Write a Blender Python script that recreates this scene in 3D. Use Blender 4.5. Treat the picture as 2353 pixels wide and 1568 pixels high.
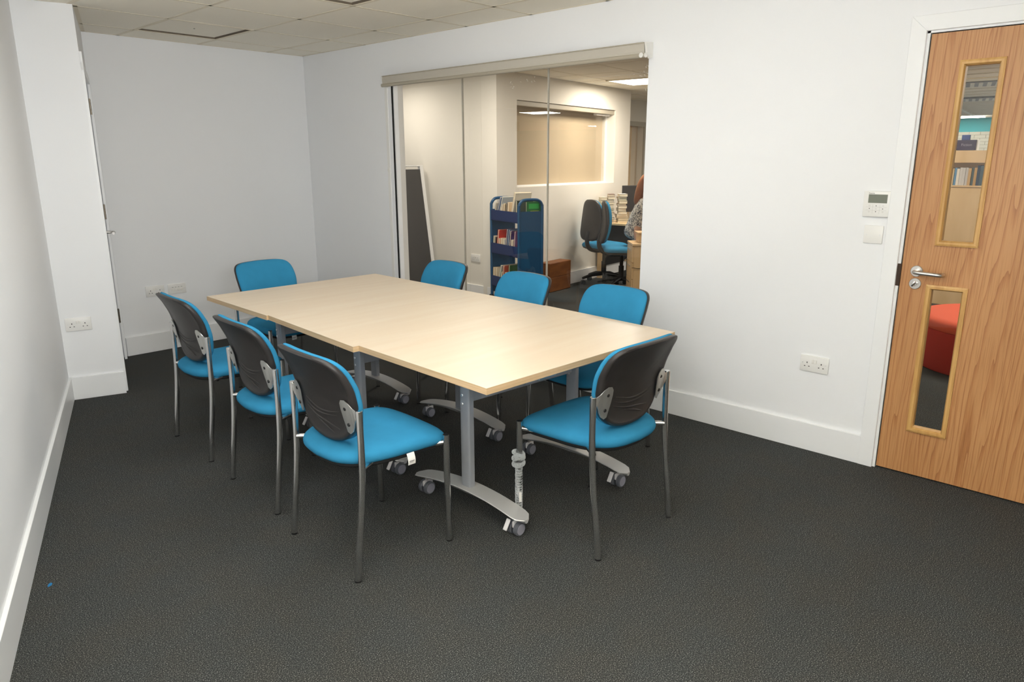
import bpy, bmesh, math, random
from mathutils import Vector, Matrix
for o in list(bpy.data.objects): bpy.data.objects.remove(o)
S = bpy.context.scene
COL = S.collection
R = math.radians
# ------------------------------------------------------------------ camera
yaw, pitch, roll = -0.8179, -0.2458, -0.0023
fw = Vector((-math.sin(yaw)*math.cos(pitch), math.cos(yaw)*math.cos(pitch), math.sin(pitch)))
rt = Vector((math.cos(yaw), math.sin(yaw), 0)); up = rt.cross(fw)
rt2 = math.cos(roll)*rt + math.sin(roll)*up; up2 = -math.sin(roll)*rt + math.cos(roll)*up
cd = bpy.data.cameras.new('camera'); cam = bpy.data.objects.new('camera', cd); COL.objects.link(cam)
cd.sensor_width = 36; cd.lens = 1654.17/2353*36; cd.clip_start = .05; cd.clip_end = 60
m = Matrix((rt2, up2, -fw)).transposed().to_4x4(); m.translation = Vector((-3.7271, -6.0437, 1.5114))
cam.matrix_world = m; S.camera = cam
# ------------------------------------------------------------------ world, lights, exposure
w = bpy.data.worlds.new('world'); S.world = w; w.use_nodes = True
w.node_tree.nodes['Background'].inputs[0].default_value = (.9, .95, 1, 1)
w.node_tree.nodes['Background'].inputs[1].default_value = .35
S.view_settings.view_transform = 'Standard'; S.view_settings.look = 'None'
S.view_settings.exposure = 0.10; S.view_settings.gamma = 1; S.view_settings.use_curve_mapping = False
H = 2.4176
def area(name, loc, size, power, col=(1, 1, 1), rot=(0, 0, 0), sy=None):
    l = bpy.data.lights.new(name, 'AREA'); l.energy = power; l.color = col
    l.shape = 'RECTANGLE' if sy else 'SQUARE'; l.size = size
    if sy: l.size_y = sy
    o = bpy.data.objects.new(name, l); o.location = loc; o.rotation_euler = rot; COL.objects.link(o); return o
# ceiling panels added out of view as fill, and the photographer's flash bounced off the ceiling
area('room_fill', (-2.35, -4.30, H-.02), 1.2, 16, (.96, .985, 1))
area('room_fill', (-1.65, -2.95, H-.02), .6, 9, (.96, .985, 1))
area('bounce_flash', (-3.50, -6.25, 1.58), .7, 104, (.96, .98, 1), (R(140), 0, R(16)))
area('office_light', (3.80, -1.02, H-.03), .58, 34, (1, .92, .82), (0, 0, R(6)))
area('office_light', (1.05, -1.2, H-.03), .58, 26, (1, .93, .85))
area('office_light', (1.15, .75, H-.03), .58, 15, (1, .93, .85))
area('office_light', (3.9, -3.6, H-.03), .6, 24, (1, .9, .78))
area('library_light', (2.6, -5.9, H-.03), 1.0, 42, (1, .93, .84))
for lx, ly in ((6.5, -5.6), (7.8, -3.0), (10.0, -6.0), (11.5, -2.2), (13.5, -4.2)): area('library_light', (lx, ly, H-.03), .6, 80, (1, .975, .94))
# ------------------------------------------------------------------ material helpers
def lin(r, g, b):
    f = lambda c: (c/255/12.92) if c/255 <= .04045 else ((c/255+.055)/1.055)**2.4
    return (f(r), f(g), f(b), 1)
def mat(name, col, rough=.5, metal=0, spec=.5, noise=None, bump=0, bscale=200, coat=0, emit=None):
    m = bpy.data.materials.new(name); m.use_nodes = True
    nt = m.node_tree; b = nt.nodes['Principled BSDF']
    b.inputs['Base Color'].default_value = col; b.inputs['Roughness'].default_value = rough
    b.inputs['Metallic'].default_value = metal; b.inputs['Specular IOR Level'].default_value = spec
    b.inputs['Coat Weight'].default_value = coat
    tc = nt.nodes.new('ShaderNodeTexCoord')
    if noise:
        sc, amt = noise
        n = nt.nodes.new('ShaderNodeTexNoise'); n.inputs['Scale'].default_value = sc; n.inputs['Detail'].default_value = 5
        nt.links.new(tc.outputs['Object'], n.inputs['Vector'])
        mx = nt.nodes.new('ShaderNodeMix'); mx.data_type = 'RGBA'; mx.inputs['A'].default_value = col
        mx.inputs['B'].default_value = tuple(c*(1-amt) for c in col[:3])+(1,)
        nt.links.new(n.outputs['Fac'], mx.inputs['Factor']); nt.links.new(mx.outputs['Result'], b.inputs['Base Color'])
    if bump:
        n = nt.nodes.new('ShaderNodeTexNoise'); n.inputs['Scale'].default_value = bscale; n.inputs['Detail'].default_value = 3
        nt.links.new(tc.outputs['Object'], n.inputs['Vector'])
        bp = nt.nodes.new('ShaderNodeBump'); bp.inputs['Strength'].default_value = bump; bp.inputs['Distance'].default_value = .002
        nt.links.new(n.outputs['Fac'], bp.inputs['Height']); nt.links.new(bp.outputs['Normal'], b.inputs['Normal'])
    if emit:
        b.inputs['Emission Color'].default_value = emit[0]; b.inputs['Emission Strength'].default_value = emit[1]
    return m
def carpet_mat():
    m = bpy.data.materials.new('carpet'); m.use_nodes = True; nt = m.node_tree; L = nt.links; b = nt.nodes['Principled BSDF']
    b.inputs['Roughness'].default_value = 1; b.inputs['Specular IOR Level'].default_value = .1
    tc = nt.nodes.new('ShaderNodeTexCoord')
    n1 = nt.nodes.new('ShaderNodeTexNoise'); n1.inputs['Scale'].default_value = 270; n1.inputs['Detail'].default_value = 4; n1.inputs['Roughness'].default_value = .8
    n2 = nt.nodes.new('ShaderNodeTexNoise'); n2.inputs['Scale'].default_value = 5; n2.inputs['Detail'].default_value = 4
    v = nt.nodes.new('ShaderNodeTexVoronoi'); v.inputs['Scale'].default_value = 330
    for q in (n1, n2, v): L.new(tc.outputs['Object'], q.inputs['Vector'])
    cr = nt.nodes.new('ShaderNodeValToRGB'); e = cr.color_ramp.elements
    e[0].position = .36; e[0].color = lin(30, 31, 30); e[1].position = .50; e[1].color = lin(57, 58, 57)
    a = e.new(.58); a.color = lin(90, 91, 89); a = e.new(.67); a.color = lin(178, 176, 168)
    L.new(n1.outputs['Fac'], cr.inputs['Fac'])
    cr2 = nt.nodes.new('ShaderNodeValToRGB'); e = cr2.color_ramp.elements
    e[0].position = .4; e[0].color = (.95, .98, 1, 1); e[1].position = .62; e[1].color = (1.0, .985, .96, 1)
    L.new(n2.outputs['Fac'], cr2.inputs['Fac'])
    mx = nt.nodes.new('ShaderNodeMix'); mx.data_type = 'RGBA'; mx.blend_type = 'MULTIPLY'; mx.inputs['Factor'].default_value = 1
    L.new(cr.outputs['Color'], mx.inputs['A']); L.new(cr2.outputs['Color'], mx.inputs['B']); L.new(mx.outputs['Result'], b.inputs['Base Color'])
    bp = nt.nodes.new('ShaderNodeBump'); bp.inputs['Strength'].default_value = .04; bp.inputs['Distance'].default_value = .002
    L.new(v.outputs['Distance'], bp.inputs['Height']); L.new(bp.outputs['Normal'], b.inputs['Normal'])
    return m
def oak_mat(name, c1, c2, c3, center=(0, -5.55, 1.2), ax=1, k=.11, sc=7.5):
    """cathedral-grain oak: stretched ring waves plus fine pores, grain along z"""
    m = bpy.data.materials.new(name); m.use_nodes = True; nt = m.node_tree; L = nt.links; b = nt.nodes['Principled BSDF']
    b.inputs['Roughness'].default_value = .42
    tc = nt.nodes.new('ShaderNodeTexCoord'); mp = nt.nodes.new('ShaderNodeMapping')
    mp.inputs['Location'].default_value = (0, -center[1], -center[2]*k); mp.inputs['Scale'].default_value = (.3, 1, k)
    L.new(tc.outputs['Object'], mp.inputs['Vector'])
    ns = nt.nodes.new('ShaderNodeTexNoise'); ns.inputs['Scale'].default_value = 4.2; ns.inputs['Detail'].default_value = 4; ns.inputs['Roughness'].default_value = .5
    L.new(mp.outputs['Vector'], ns.inputs['Vector'])
    add = nt.nodes.new('ShaderNodeVectorMath'); add.operation = 'MULTIPLY_ADD'
    add.inputs[1].default_value = (.34, .34, .34)
    L.new(ns.outputs['Color'], add.inputs[0]); L.new(mp.outputs['Vector'], add.inputs[2])
    wv = nt.nodes.new('ShaderNodeTexWave'); wv.wave_type = 'RINGS'; wv.rings_direction = 'X'; wv.wave_profile = 'SAW'
    wv.inputs['Scale'].default_value = sc; wv.inputs['Distortion'].default_value = .8; wv.inputs['Detail'].default_value = 2; wv.inputs['Detail Scale'].default_value = 3
    L.new(add.outputs['Vector'], wv.inputs['Vector'])
    mp2 = nt.nodes.new('ShaderNodeMapping'); mp2.inputs['Scale'].default_value = (120, 120, 3.5); L.new(tc.outputs['Object'], mp2.inputs['Vector'])
    n2 = nt.nodes.new('ShaderNodeTexNoise'); n2.inputs['Scale'].default_value = 1.6; n2.inputs['Detail'].default_value = 5; L.new(mp2.outputs['Vector'], n2.inputs['Vector'])
    mp3 = nt.nodes.new('ShaderNodeMapping'); mp3.inputs['Scale'].default_value = (2, 5, .7); L.new(tc.outputs['Object'], mp3.inputs['Vector'])
    n3 = nt.nodes.new('ShaderNodeTexNoise'); n3.inputs['Scale'].default_value = 1.2; L.new(mp3.outputs['Vector'], n3.inputs['Vector'])
    cr = nt.nodes.new('ShaderNodeValToRGB'); e = cr.color_ramp.elements
    e[0].position = 0; e[0].color = c1; e[1].position = 1; e[1].color = c3; a = e.new(.62); a.color = c1; a = e.new(.86); a.color = c2
    L.new(wv.outputs['Fac'], cr.inputs['Fac'])
    m1 = nt.nodes.new('ShaderNodeMix'); m1.data_type = 'RGBA'; m1.blend_type = 'MULTIPLY'; m1.inputs['Factor'].default_value = .55
    cr2 = nt.nodes.new('ShaderNodeValToRGB'); e = cr2.color_ramp.elements; e[0].position = .36; e[0].color = (.72, .62, .52, 1); e[1].position = .52; e[1].color = (1, 1, 1, 1)
    L.new(n2.outputs['Fac'], cr2.inputs['Fac']); L.new(cr.outputs['Color'], m1.inputs['A']); L.new(cr2.outputs['Color'], m1.inputs['B'])
    m2 = nt.nodes.new('ShaderNodeMix'); m2.data_type = 'RGBA'; m2.blend_type = 'MULTIPLY'; m2.inputs['Factor'].default_value = .6
    cr3 = nt.nodes.new('ShaderNodeValToRGB'); e = cr3.color_ramp.elements; e[0].position = .35; e[0].color = (.86, .8, .74, 1); e[1].position = .6; e[1].color = (1, 1, 1, 1)
    L.new(n3.outputs['Fac'], cr3.inputs['Fac']); L.new(m1.outputs['Result'], m2.inputs['A']); L.new(cr3.outputs['Color'], m2.inputs['B'])
    L.new(m2.outputs['Result'], b.inputs['Base Color'])
    return m
def grain_mat(name, c1, c2, scale=(2, 40, 40), rough=.4, fac=1.0, spec=.5):
    m = bpy.data.materials.new(name); m.use_nodes = True; nt = m.node_tree; L = nt.links; b = nt.nodes['Principled BSDF']
    b.inputs['Roughness'].default_value = rough; b.inputs['Specular IOR Level'].default_value = spec
    tc = nt.nodes.new('ShaderNodeTexCoord'); mp = nt.nodes.new('ShaderNodeMapping'); mp.inputs['Scale'].default_value = scale
    L.new(tc.outputs['Object'], mp.inputs['Vector'])
    n = nt.nodes.new('ShaderNodeTexNoise'); n.inputs['Scale'].default_value = 1; n.inputs['Detail'].default_value = 5; n.inputs['Distortion'].default_value = .4
    L.new(mp.outputs['Vector'], n.inputs['Vector'])
    cr = nt.nodes.new('ShaderNodeValToRGB'); e = cr.color_ramp.elements; e[0].position = .3; e[0].color = c2; e[1].position = .65; e[1].color = c1
    L.new(n.outputs['Fac'], cr.inputs['Fac']); L.new(cr.outputs['Color'], b.inputs['Base Color'])
    return m
def glass_mat(name, tint=(1, 1, 1, 1), ior=1.5, k=1.0):
    m = bpy.data.materials.new(name); m.use_nodes = True; nt = m.node_tree; L = nt.links; nt.nodes.remove(nt.nodes['Principled BSDF'])
    out = nt.nodes['Material Output']; t = nt.nodes.new('ShaderNodeBsdfTransparent'); t.inputs[0].default_value = tint
    g = nt.nodes.new('ShaderNodeBsdfGlossy'); g.inputs['Roughness'].default_value = 0
    f = nt.nodes.new('ShaderNodeFresnel'); f.inputs[0].default_value = ior
    mu = nt.nodes.new('ShaderNodeMath'); mu.operation = 'MULTIPLY'; mu.inputs[1].default_value = k
    mx = nt.nodes.new('ShaderNodeMixShader'); ge = nt.nodes.new('ShaderNodeNewGeometry'); fb = nt.nodes.new('ShaderNodeMath'); fb.operation = 'SUBTRACT'; fb.inputs[0].default_value = 1; m3 = nt.nodes.new('ShaderNodeMath'); m3.operation = 'MULTIPLY'
    L.new(ge.outputs['Backfacing'], fb.inputs[1]); L.new(f.outputs[0], mu.inputs[0]); L.new(mu.outputs[0], m3.inputs[0]); L.new(fb.outputs[0], m3.inputs[1]); L.new(m3.outputs[0], mx.inputs[0]); L.new(t.outputs[0], mx.inputs[1]); L.new(g.outputs[0], mx.inputs[2]); L.new(mx.outputs[0], out.inputs[0])
    return m
def print_mat():
    m = bpy.data.materials.new('patterned_fabric'); m.use_nodes = True; nt = m.node_tree; L = nt.links; b = nt.nodes['Principled BSDF']; b.inputs['Roughness'].default_value = .9
    tc = nt.nodes.new('ShaderNodeTexCoord'); n = nt.nodes.new('ShaderNodeTexNoise'); n.inputs['Scale'].default_value = 60; n.inputs['Detail'].default_value = 3; n.inputs['Distortion'].default_value = 1.5
    L.new(tc.outputs['Object'], n.inputs['Vector']); cr = nt.nodes.new('ShaderNodeValToRGB'); e = cr.color_ramp.elements
    e[0].position = .44; e[0].color = lin(45, 45, 60); e[1].position = .52; e[1].color = lin(225, 220, 210); L.new(n.outputs['Fac'], cr.inputs['Fac']); L.new(cr.outputs['Color'], b.inputs['Base Color'])
    return m
M = dict(
 wall=mat('wall_paint', lin(246, 247, 248), .85, bump=.05, bscale=600, spec=.2),
 wallw=mat('office_wall_paint', lin(238, 234, 224), .85, spec=.2),
 gloss=mat('gloss_white_paint', lin(247, 248, 248), .35),
 tile=mat('ceiling_tile_face', lin(251, 245, 230), .95, spec=.1, bump=.12, bscale=900),
 bar=mat('ceiling_grid_paint', lin(234, 224, 202), .6),
 carpet=carpet_mat(),
 oak=oak_mat('oak_veneer', lin(200, 148, 98), lin(188, 132, 82), lin(172, 116, 72), k=.065, sc=15),
 bead=grain_mat('light_oak_bead', lin(216, 172, 106), lin(196, 148, 84), (40, 40, 6)),
 top=grain_mat('maple_laminate', lin(224, 207, 182), lin(219, 199, 172), (1.3, 14, 14), .36),
 edge=grain_mat('maple_edge_band', lin(218, 188, 148), lin(200, 168, 126), (3, 3, 160), .45),
 beech=grain_mat('beech_laminate', lin(226, 194, 148), lin(214, 180, 132), (8, 8, 2), .45),
 brown=grain_mat('brown_veneer', lin(128, 78, 34), lin(108, 62, 26), (6, 6, 20), .5),
 chrome=mat('chrome', (.74, .74, .74, 1), .17, 1),
 steel=mat('brushed_steel', (.62, .60, .57, 1), .32, 1),
 zinc=mat('screw_steel', (.85, .85, .85, 1), .35, .8),
 plastic=mat('black_shell_plastic', lin(46, 43, 42), .42, bump=.15, bscale=500),
 black=mat('black_plastic', lin(24, 24, 25), .45),
 board=mat('black_pan', lin(20, 20, 22), .7),
 blue=mat('turquoise_blue_fabric', lin(56, 146, 190), .95, spec=.15, noise=(9, .30), bump=.35, bscale=900),
 grey=mat('silver_grey_powder_coat', lin(158, 162, 168), .38, metal=.15, bump=.06, bscale=900),
 foot=mat('polished_grey_foot', lin(196, 196, 195), .30, metal=.2),
 wheel=mat('caster_grey_rubber', lin(92, 95, 102), .55),
 hub=mat('caster_hub_grey', lin(152, 153, 165), .45),
 lever=mat('caster_lever_light_grey', lin(222, 220, 220), .4),
 white=mat('white_plastic', lin(243, 242, 238), .35),
 whiteb=mat('white_plastic_raised', lin(240, 238, 232), .35),
 slot=mat('dark_slot', lin(20, 18, 16), .7),
 lcd=mat('lcd_grey', lin(118, 122, 108), .25),
 lines=mat('pale_print_grey', lin(196, 194, 188), .6),
 darkprint=mat('dark_print', lin(60, 60, 58), .6),
 blind=mat('roller_fabric', lin(196, 190, 177), .7),
 blindedge=mat('blind_bar', lin(178, 170, 152), .5),
 tan=mat('office_blind_fabric', lin(222, 206, 182), .9),
 gap=mat('shadow_gap_black', lin(14, 13, 12), .8),
 glass=glass_mat('clear_glass', (.94, .93, .905, 1), k=1.3),
 glassj=mat('glass_joint', lin(205, 200, 185), .2, noise=(3, .35)),
 glassd=glass_mat('door_glass', (.97, .98, .96, 1)),
 panel=mat('dark_screen_glass', lin(52, 48, 44), .08),
 navy=mat('navy_painted_steel', lin(34, 52, 100), .42),
 teal=mat('blue_painted_steel', lin(14, 76, 118), .35),
 lightp=mat('light_panel', (1, 1, 1, 1), .5, emit=((1, .96, .9, 1), 6)),
 red=mat('red_felt', lin(176, 44, 26), .9, bump=.2, bscale=700), orange=mat('orange_red_top', lin(224, 92, 58), .85),
 aqua=mat('aqua_paint', lin(80, 200, 214), .7), brick=mat('white_brick', lin(236, 232, 218), .8), mortar=mat('grey_mortar', lin(196, 190, 172), .9),
 purple=mat('purple_sign', lin(56, 44, 74), .5), signtext=mat('sign_text', lin(170, 165, 180), .5),
 paper=mat('page_edges', lin(228, 216, 190), .9, noise=(90, .12)),
 skin=mat('skin', lin(205, 160, 135), .6), hair=mat('auburn_hair', lin(140, 82, 44), .55, bump=.6, bscale=90), trousers=mat('dark_trousers', lin(32, 32, 40), .9), pattern=print_mat(),
 mesh=mat('white_netting', lin(205, 210, 212), .45),
 hinge=mat('hinge_bronze', (.22, .19, .15, 1), .35, 1),
 eye=mat('eye_dark', lin(30, 25, 22), .3), lip=mat('lip', lin(170, 90, 85), .5),
 aluminium=mat('aluminium', (.7, .7, .68, 1), .35, .9),
)
BC = {}
def bookmat(rgb):
    k = 'book_cover_%d_%d_%d' % rgb
    if k not in BC: BC[k] = mat(k, lin(*rgb), .5)
    return BC[k]
# ------------------------------------------------------------------ mesh helpers
def nb(): return bmesh.new()
def obj(name, bm, m, parent=None, loc=None, rotz=None, smooth=True, ang=35, **props):
    me = bpy.data.meshes.new(name); bmesh.ops.recalc_face_normals(bm, faces=bm.faces); bm.to_mesh(me); bm.free()
    if m: me.materials.append(M[m] if isinstance(m, str) else m)
    if smooth:
        me.polygons.foreach_set('use_smooth', [True]*len(me.polygons)); me.set_sharp_from_angle(angle=R(ang))
    o = bpy.data.objects.new(name, me); COL.objects.link(o)
    if parent: o.parent = parent
    if loc: o.location = loc
    if rotz is not None: o.rotation_euler = (0, 0, rotz)
    for k, v in props.items(): o[k] = v
    return o
def thing(name, label, cat, loc=(0, 0, 0), rotz=0, group=None):
    o = bpy.data.objects.new(name, None); COL.objects.link(o); o.location = loc; o.rotation_euler = (0, 0, rotz); o.empty_display_size = .05
    o['label'] = label; o['category'] = cat
    if group: o['group'] = group
    return o
def tag(o, label, cat, group=None):
    o['label'] = label; o['category'] = cat
    if group: o['group'] = group
    return o
def struct(name, bm, m, parent=None, **k): 
    o = obj(name, bm, m, parent, **k); o['kind'] = 'structure'; return o
def merge(bm, b2, mx=None):
    if mx is not None: b2.transform(mx)
    me = bpy.data.meshes.new('t'); b2.to_mesh(me); b2.free(); bm.from_mesh(me); bpy.data.meshes.remove(me)
def box(bm, x0, x1, y0, y1, z0, z1, r=0, seg=2, mx=None):
    b = bmesh.new(); bmesh.ops.create_cube(b, size=1)
    b.transform(Matrix.Translation(((x0+x1)/2, (y0+y1)/2, (z0+z1)/2)) @ Matrix.Diagonal((abs(x1-x0), abs(y1-y0), abs(z1-z0), 1)))
    if r: bmesh.ops.bevel(b, geom=b.edges[:], offset=r, segments=seg, profile=.5, affect='EDGES')
    merge(bm, b, mx); return bm
def prism(bm, poly, z0, z1, r=0, mx=None, seg=2):
    b = bmesh.new(); lo = [b.verts.new((x, y, z0)) for x, y in poly]; hi = [b.verts.new((x, y, z1)) for x, y in poly]
    n = len(poly); b.faces.new(lo[::-1]); t = b.faces.new(hi)
    for i in range(n): b.faces.new((lo[i], lo[(i+1) % n], hi[(i+1) % n], hi[i]))
    bmesh.ops.recalc_face_normals(b, faces=b.faces)
    if r: bmesh.ops.bevel(b, geom=b.edges[:], offset=r, segments=seg, profile=.5, affect='EDGES')
    merge(bm, b, mx); return bm
def tube(bm, pts, rad, n=12, caps=True, closed=False):
    P = [Vector(p) for p in pts]; N = len(P); rr = rad if isinstance(rad, (list, tuple)) else [rad]*N
    prev = None; rings = []
    for i in range(N):
        a = P[(i-1) % N] if (i > 0 or closed) else P[0]; c = P[(i+1) % N] if (i < N-1 or closed) else P[-1]
        t = (c-a).normalized()
        if prev is None:
            u = t.orthogonal().normalized()
        else:
            u = (prev-t*prev.dot(t)); u = u.normalized() if u.length > 1e-6 else t.orthogonal().normalized()
        prev = u; v = t.cross(u)
        rings.append([bm.verts.new(P[i]+(u*math.cos(2*math.pi*k/n)+v*math.sin(2*math.pi*k/n))*rr[i]) for k in range(n)])
    for i in range(N if closed else N-1):
        A, B = rings[i], rings[(i+1) % N]
        for k in range(n): bm.faces.new((A[k], A[(k+1) % n], B[(k+1) % n], B[k]))
    if caps and not closed:
        bm.faces.new(rings[0][::-1]); bm.faces.new(rings[-1])
    return bm
def smooth_path(pts, k=6):
    P = [Vector(p) for p in pts]; out = []
    for i in range(len(P)-1):
        p0 = P[max(i-1, 0)]; p1 = P[i]; p2 = P[i+1]; p3 = P[min(i+2, len(P)-1)]
        for j in range(k):
            t = j/k; out.append(.5*((2*p1)+(-p0+p2)*t+(2*p0-5*p1+4*p2-p3)*t*t+(-p0+3*p1-3*p2+p3)*t**3))
    out.append(P[-1]); return out
def cyl(bm, c, axis, r, h, n=24, r2=None, bev=0):
    """cylinder from c along axis for h"""
    a = Vector(axis).normalized(); c = Vector(c)
    if bev: tube(bm, [c, c+a*bev, c+a*(h-bev), c+a*h], [r-bev, r, (r2 or r), (r2 or r)-bev], n)
    else: tube(bm, [c, c+a*h], [r, r2 if r2 is not None else r], n)
    return bm
def rings_mesh(bm, rings, cap0=True, cap1=True):
    V = [[bm.verts.new(p) for p in r] for r in rings]; n = len(V[0])
    for A, B in zip(V[:-1], V[1:]):
        for k in range(n): bm.faces.new((A[k], A[(k+1) % n], B[(k+1) % n], B[k]))
    if cap0: bm.faces.new(V[0][::-1])
    if cap1: bm.faces.new(V[-1])
    return bm
def frame4(bm, y0, y1, z0, z1, wd, x0, x1, r=0):
    """rectangular frame in the YZ plane, thickness x0..x1"""
    box(bm, x0, x1, y0, y1, z1-wd, z1, r); box(bm, x0, x1, y0, y1, z0, z0+wd, r)
    box(bm, x0, x1, y0, y0+wd, z0+wd, z1-wd, r); box(bm, x0, x1, y1-wd, y1, z0+wd, z1-wd, r)
def copy_tree(o, parent=None):
    c = o.copy(); COL.objects.link(c)
    if parent: c.parent = parent
    for ch in list(o.children): copy_tree(ch, c)
    return c
def text(name, s, size, m, parent, mw, bold=0):
    cu = bpy.data.curves.new(name, 'FONT'); cu.body = s; cu.size = size; cu.extrude = .0002; cu.align_x = 'LEFT'; cu.offset = bold
    t = bpy.data.objects.new(name, cu); COL.objects.link(t); bpy.context.view_layer.update()
    me = bpy.data.meshes.new_from_object(t); bpy.data.objects.remove(t); me.name = name; me.materials.append(M[m])
    o = bpy.data.objects.new(name, me); COL.objects.link(o); o.parent = parent; o.matrix_local = mw; return o
def rotm(ox, oy, a): return Matrix.Translation((ox, oy, 0)) @ Matrix.Rotation(a, 4, 'Z')
# ------------------------------------------------------------------ structure
XW = .12
bm = nb(); box(bm, -6.5, 16.5, -9.2, 3.2, -.05, 0); struct('floor', bm, 'carpet', smooth=False)
WY0, WY1, WZ0, WZ1 = -3.626, -1.240, .30, 2.16     # glazed opening
DY0, DY1, DZ = -6.02, -5.053, 2.062                 # door opening
bm = nb()
box(bm, 0, XW, -1.240, .12, 0, H+.1); box(bm, 0, XW, WY0, WY1, 0, WZ0); box(bm, 0, XW, WY0, WY1, WZ1, H+.1)
box(bm, 0, XW, DY1, WY0, 0, H+.1); box(bm, 0, XW, DY0, DY1, DZ, H+.1); box(bm, 0, XW, -7.3, DY0, 0, H+.1)
wr = struct('wall_right', bm, 'wall', smooth=False)
bm = nb(); box(bm, -1.80, 0, 0, .12, 0, H+.1); wb = struct('wall_back', bm, 'wall', smooth=False)
# left walls stand in a frame turned about 20 degrees
CA = (-2.435, -.885); CB = (-2.132, -.982)
un_ = Vector((CB[0]-CA[0], CB[1]-CA[1])).normalized()           # along column face
vn = Vector((-un_.y, un_.x))                                      # away from camera
wd = Vector((.336, .942)).normalized(); wn = Vector((.942, -.336)).normalized()
A0 = Vector((-2.430, -.885)); 
def quadprism(bm, a, b, off, z0, z1, r=0):
    a = Vector(a); b = Vector(b); off = Vector(off); prism(bm, [(a.x, a.y), (b.x, b.y), (b.x+off.x, b.y+off.y), (a.x+off.x, a.y+off.y)], z0, z1, r); return bm
B0 = A0 - wd*6.9
bm = nb(); quadprism(bm, B0, A0+wd*.05, -wn*.12, 0, H+.1); wl = struct('wall_left', bm, 'wall', smooth=False)
# projecting pier with a face and a return
bm = nb(); quadprism(bm, CA, CB, vn*.10, 0, H+.1); wp = struct('wall_pier', bm, 'wall', smooth=False)
# door wall between pier and back wall
E0 = Vector(CB)+vn*.10; E1 = Vector((-1.79, 0.0))
dd = (E1-Vector(CB)).normalized(); dn = Vector((dd.y, -dd.x))
D0 = Vector(CB)+dd*.10; D1 = E1-dd*.03; 
bm = nb(); quadprism(bm, Vector(CB)+dd*.02, E1+dd*.1, -dn*.10, 2.09, H+.1); quadprism(bm, D1, E1+dd*.1, -dn*.10, 0, 2.09)
wdr = struct('wall_left_return', bm, 'wall', smooth=False)
bm = nb(); box(bm, -6.4, .12, -7.42, -7.3, 0, H+.1); struct('wall_front', bm, 'wall', smooth=False)
# second room and library shell
W2 = Vector((1.87, -.585)); w2d = Vector((1, .11)).normalized(); w2n = Vector((w2d.y, -w2d.x)) # towards viewer
W2E = W2 + w2d*2.935
mxw = Matrix.Translation((W2.x, W2.y, 0)) @ Matrix.Rotation(math.atan2(.11, 1), 4, 'Z')   # local x along wall, -y towards viewer
bm = nb(); box(bm, 1.87, 1.99, -.57, 3.0, 0, H+.1); struct('wall_office_side', bm, 'wallw', smooth=False)
wx0, wx1, wz0, wz1 = .357, 2.530, 1.222, 2.144
bm = nb(); box(bm, 0, 2.935, 0, .20, 0, wz0, mx=mxw); box(bm, 0, 2.935, 0, .20, wz1, H+.1, mx=mxw); box(bm, 0, wx0, 0, .20, wz0, wz1, mx=mxw); box(bm, wx1, 2.935, 0, .20, wz0, wz1, mx=mxw)
struct('wall_office', bm, 'wallw', smooth=False)
bm = nb(); box(bm, 2.82, 2.935, .20, 1.3, 0, H+.1, mx=mxw); struct('wall_office_return', bm, 'wallw', smooth=False)
W3 = Vector((6.04, .584)); mx3 = Matrix.Translation((W3.x, W3.y, 0)) @ Matrix.Rotation(math.atan2(.105, 1), 4, 'Z')
bm = nb(); box(bm, -1.5, -.1, 0, .15, 0, H+.1, mx=mx3); box(bm, .47, 4, 0, .15, 0, H+.1, mx=mx3); box(bm, -.1, .47, 0, .15, 2.05, H+.1, mx=mx3); struct('wall_far', bm, 'wallw', smooth=False)
bm = nb(); box(bm, .12, 1.87, 3.0, 3.12, 0, H+.1); box(bm, 9.9, 16.1, 1.1, 1.22, 0, H+.1); box(bm, .12, 16.1, -9.12, -9.0, 0, H+.1); struct('wall_outer', bm, 'wallw', smooth=False)
# ceilings: slab, tiles and grid
bm = nb(); box(bm, -6.5, 16.5, -9.2, 3.2, H+.035, H+.09); ceil = struct('ceiling', bm, 'bar', smooth=False)
gx, gy = -.3485, -.3308
tb = nb(); box(tb, -.287, .287, -.287, .287, 0, .02)
first = obj('ceiling_tile', tb, 'tile', ceil, loc=(gx-.3, gy-.3, H), smooth=False)
def inpoly(x, y):
    a = (Vector((x, y))-A0); return a.dot(wn) > .05 if y < -.9 else x > -2.05+.36*(y+.9)
used = False
tid = first.data
def put_tile(x, y, sx=1, sy=1, rz=0, z=H, me=None):
    global used
    if not used: used = True; first.location = (x, y, z); first.scale = (sx, sy, 1); return first
    o = bpy.data.objects.new('ceiling_tile', me or tid); COL.objects.link(o); o.parent = ceil; o.location = (x, y, z); o.scale = (sx, sy, 1); o.rotation_euler = (0, 0, rz); return o
HATCH = (-2, 0); CASS = (-2, -4)
for i in range(-5, 1):
    for j in range(-9, 1):
        x0 = gx+i*.6; x1 = x0+.6; y0 = gy+j*.6; y1 = y0+.6
        # cell i spans gx+i*.6 .. +.6
        if i == 0: x1 = 0
        if j == 0: y1 = 0
        cx, cy = (x0+x1)/2, (y0+y1)/2
        ok = [(x, y) for x in (x0, x1) for y in (y0, y1) if inpoly(x, y)]
        if len(ok) < 1: continue
        if (i, j) in ((-2, -1), (-2, -4)): continue
        put_tile(cx, cy, (x1-x0-.022)/.574, (y1-y0-.022)/.574)
bm = nb()
def bar(a, b, wdt=.024):
    a = Vector(a); b = Vector(b); d = (b-a).normalized(); n = Vector((-d.y, d.x))*wdt/2
    prism(bm, [tuple(a-n), tuple(b-n), tuple(b+n), tuple(a+n)], H-.0012, H+.03)
def xleft(y):
    if y > -.95: return -2.13+.363*(y+.982)
    return A0.x + (y-A0.y)*(.336/.942)
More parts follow.
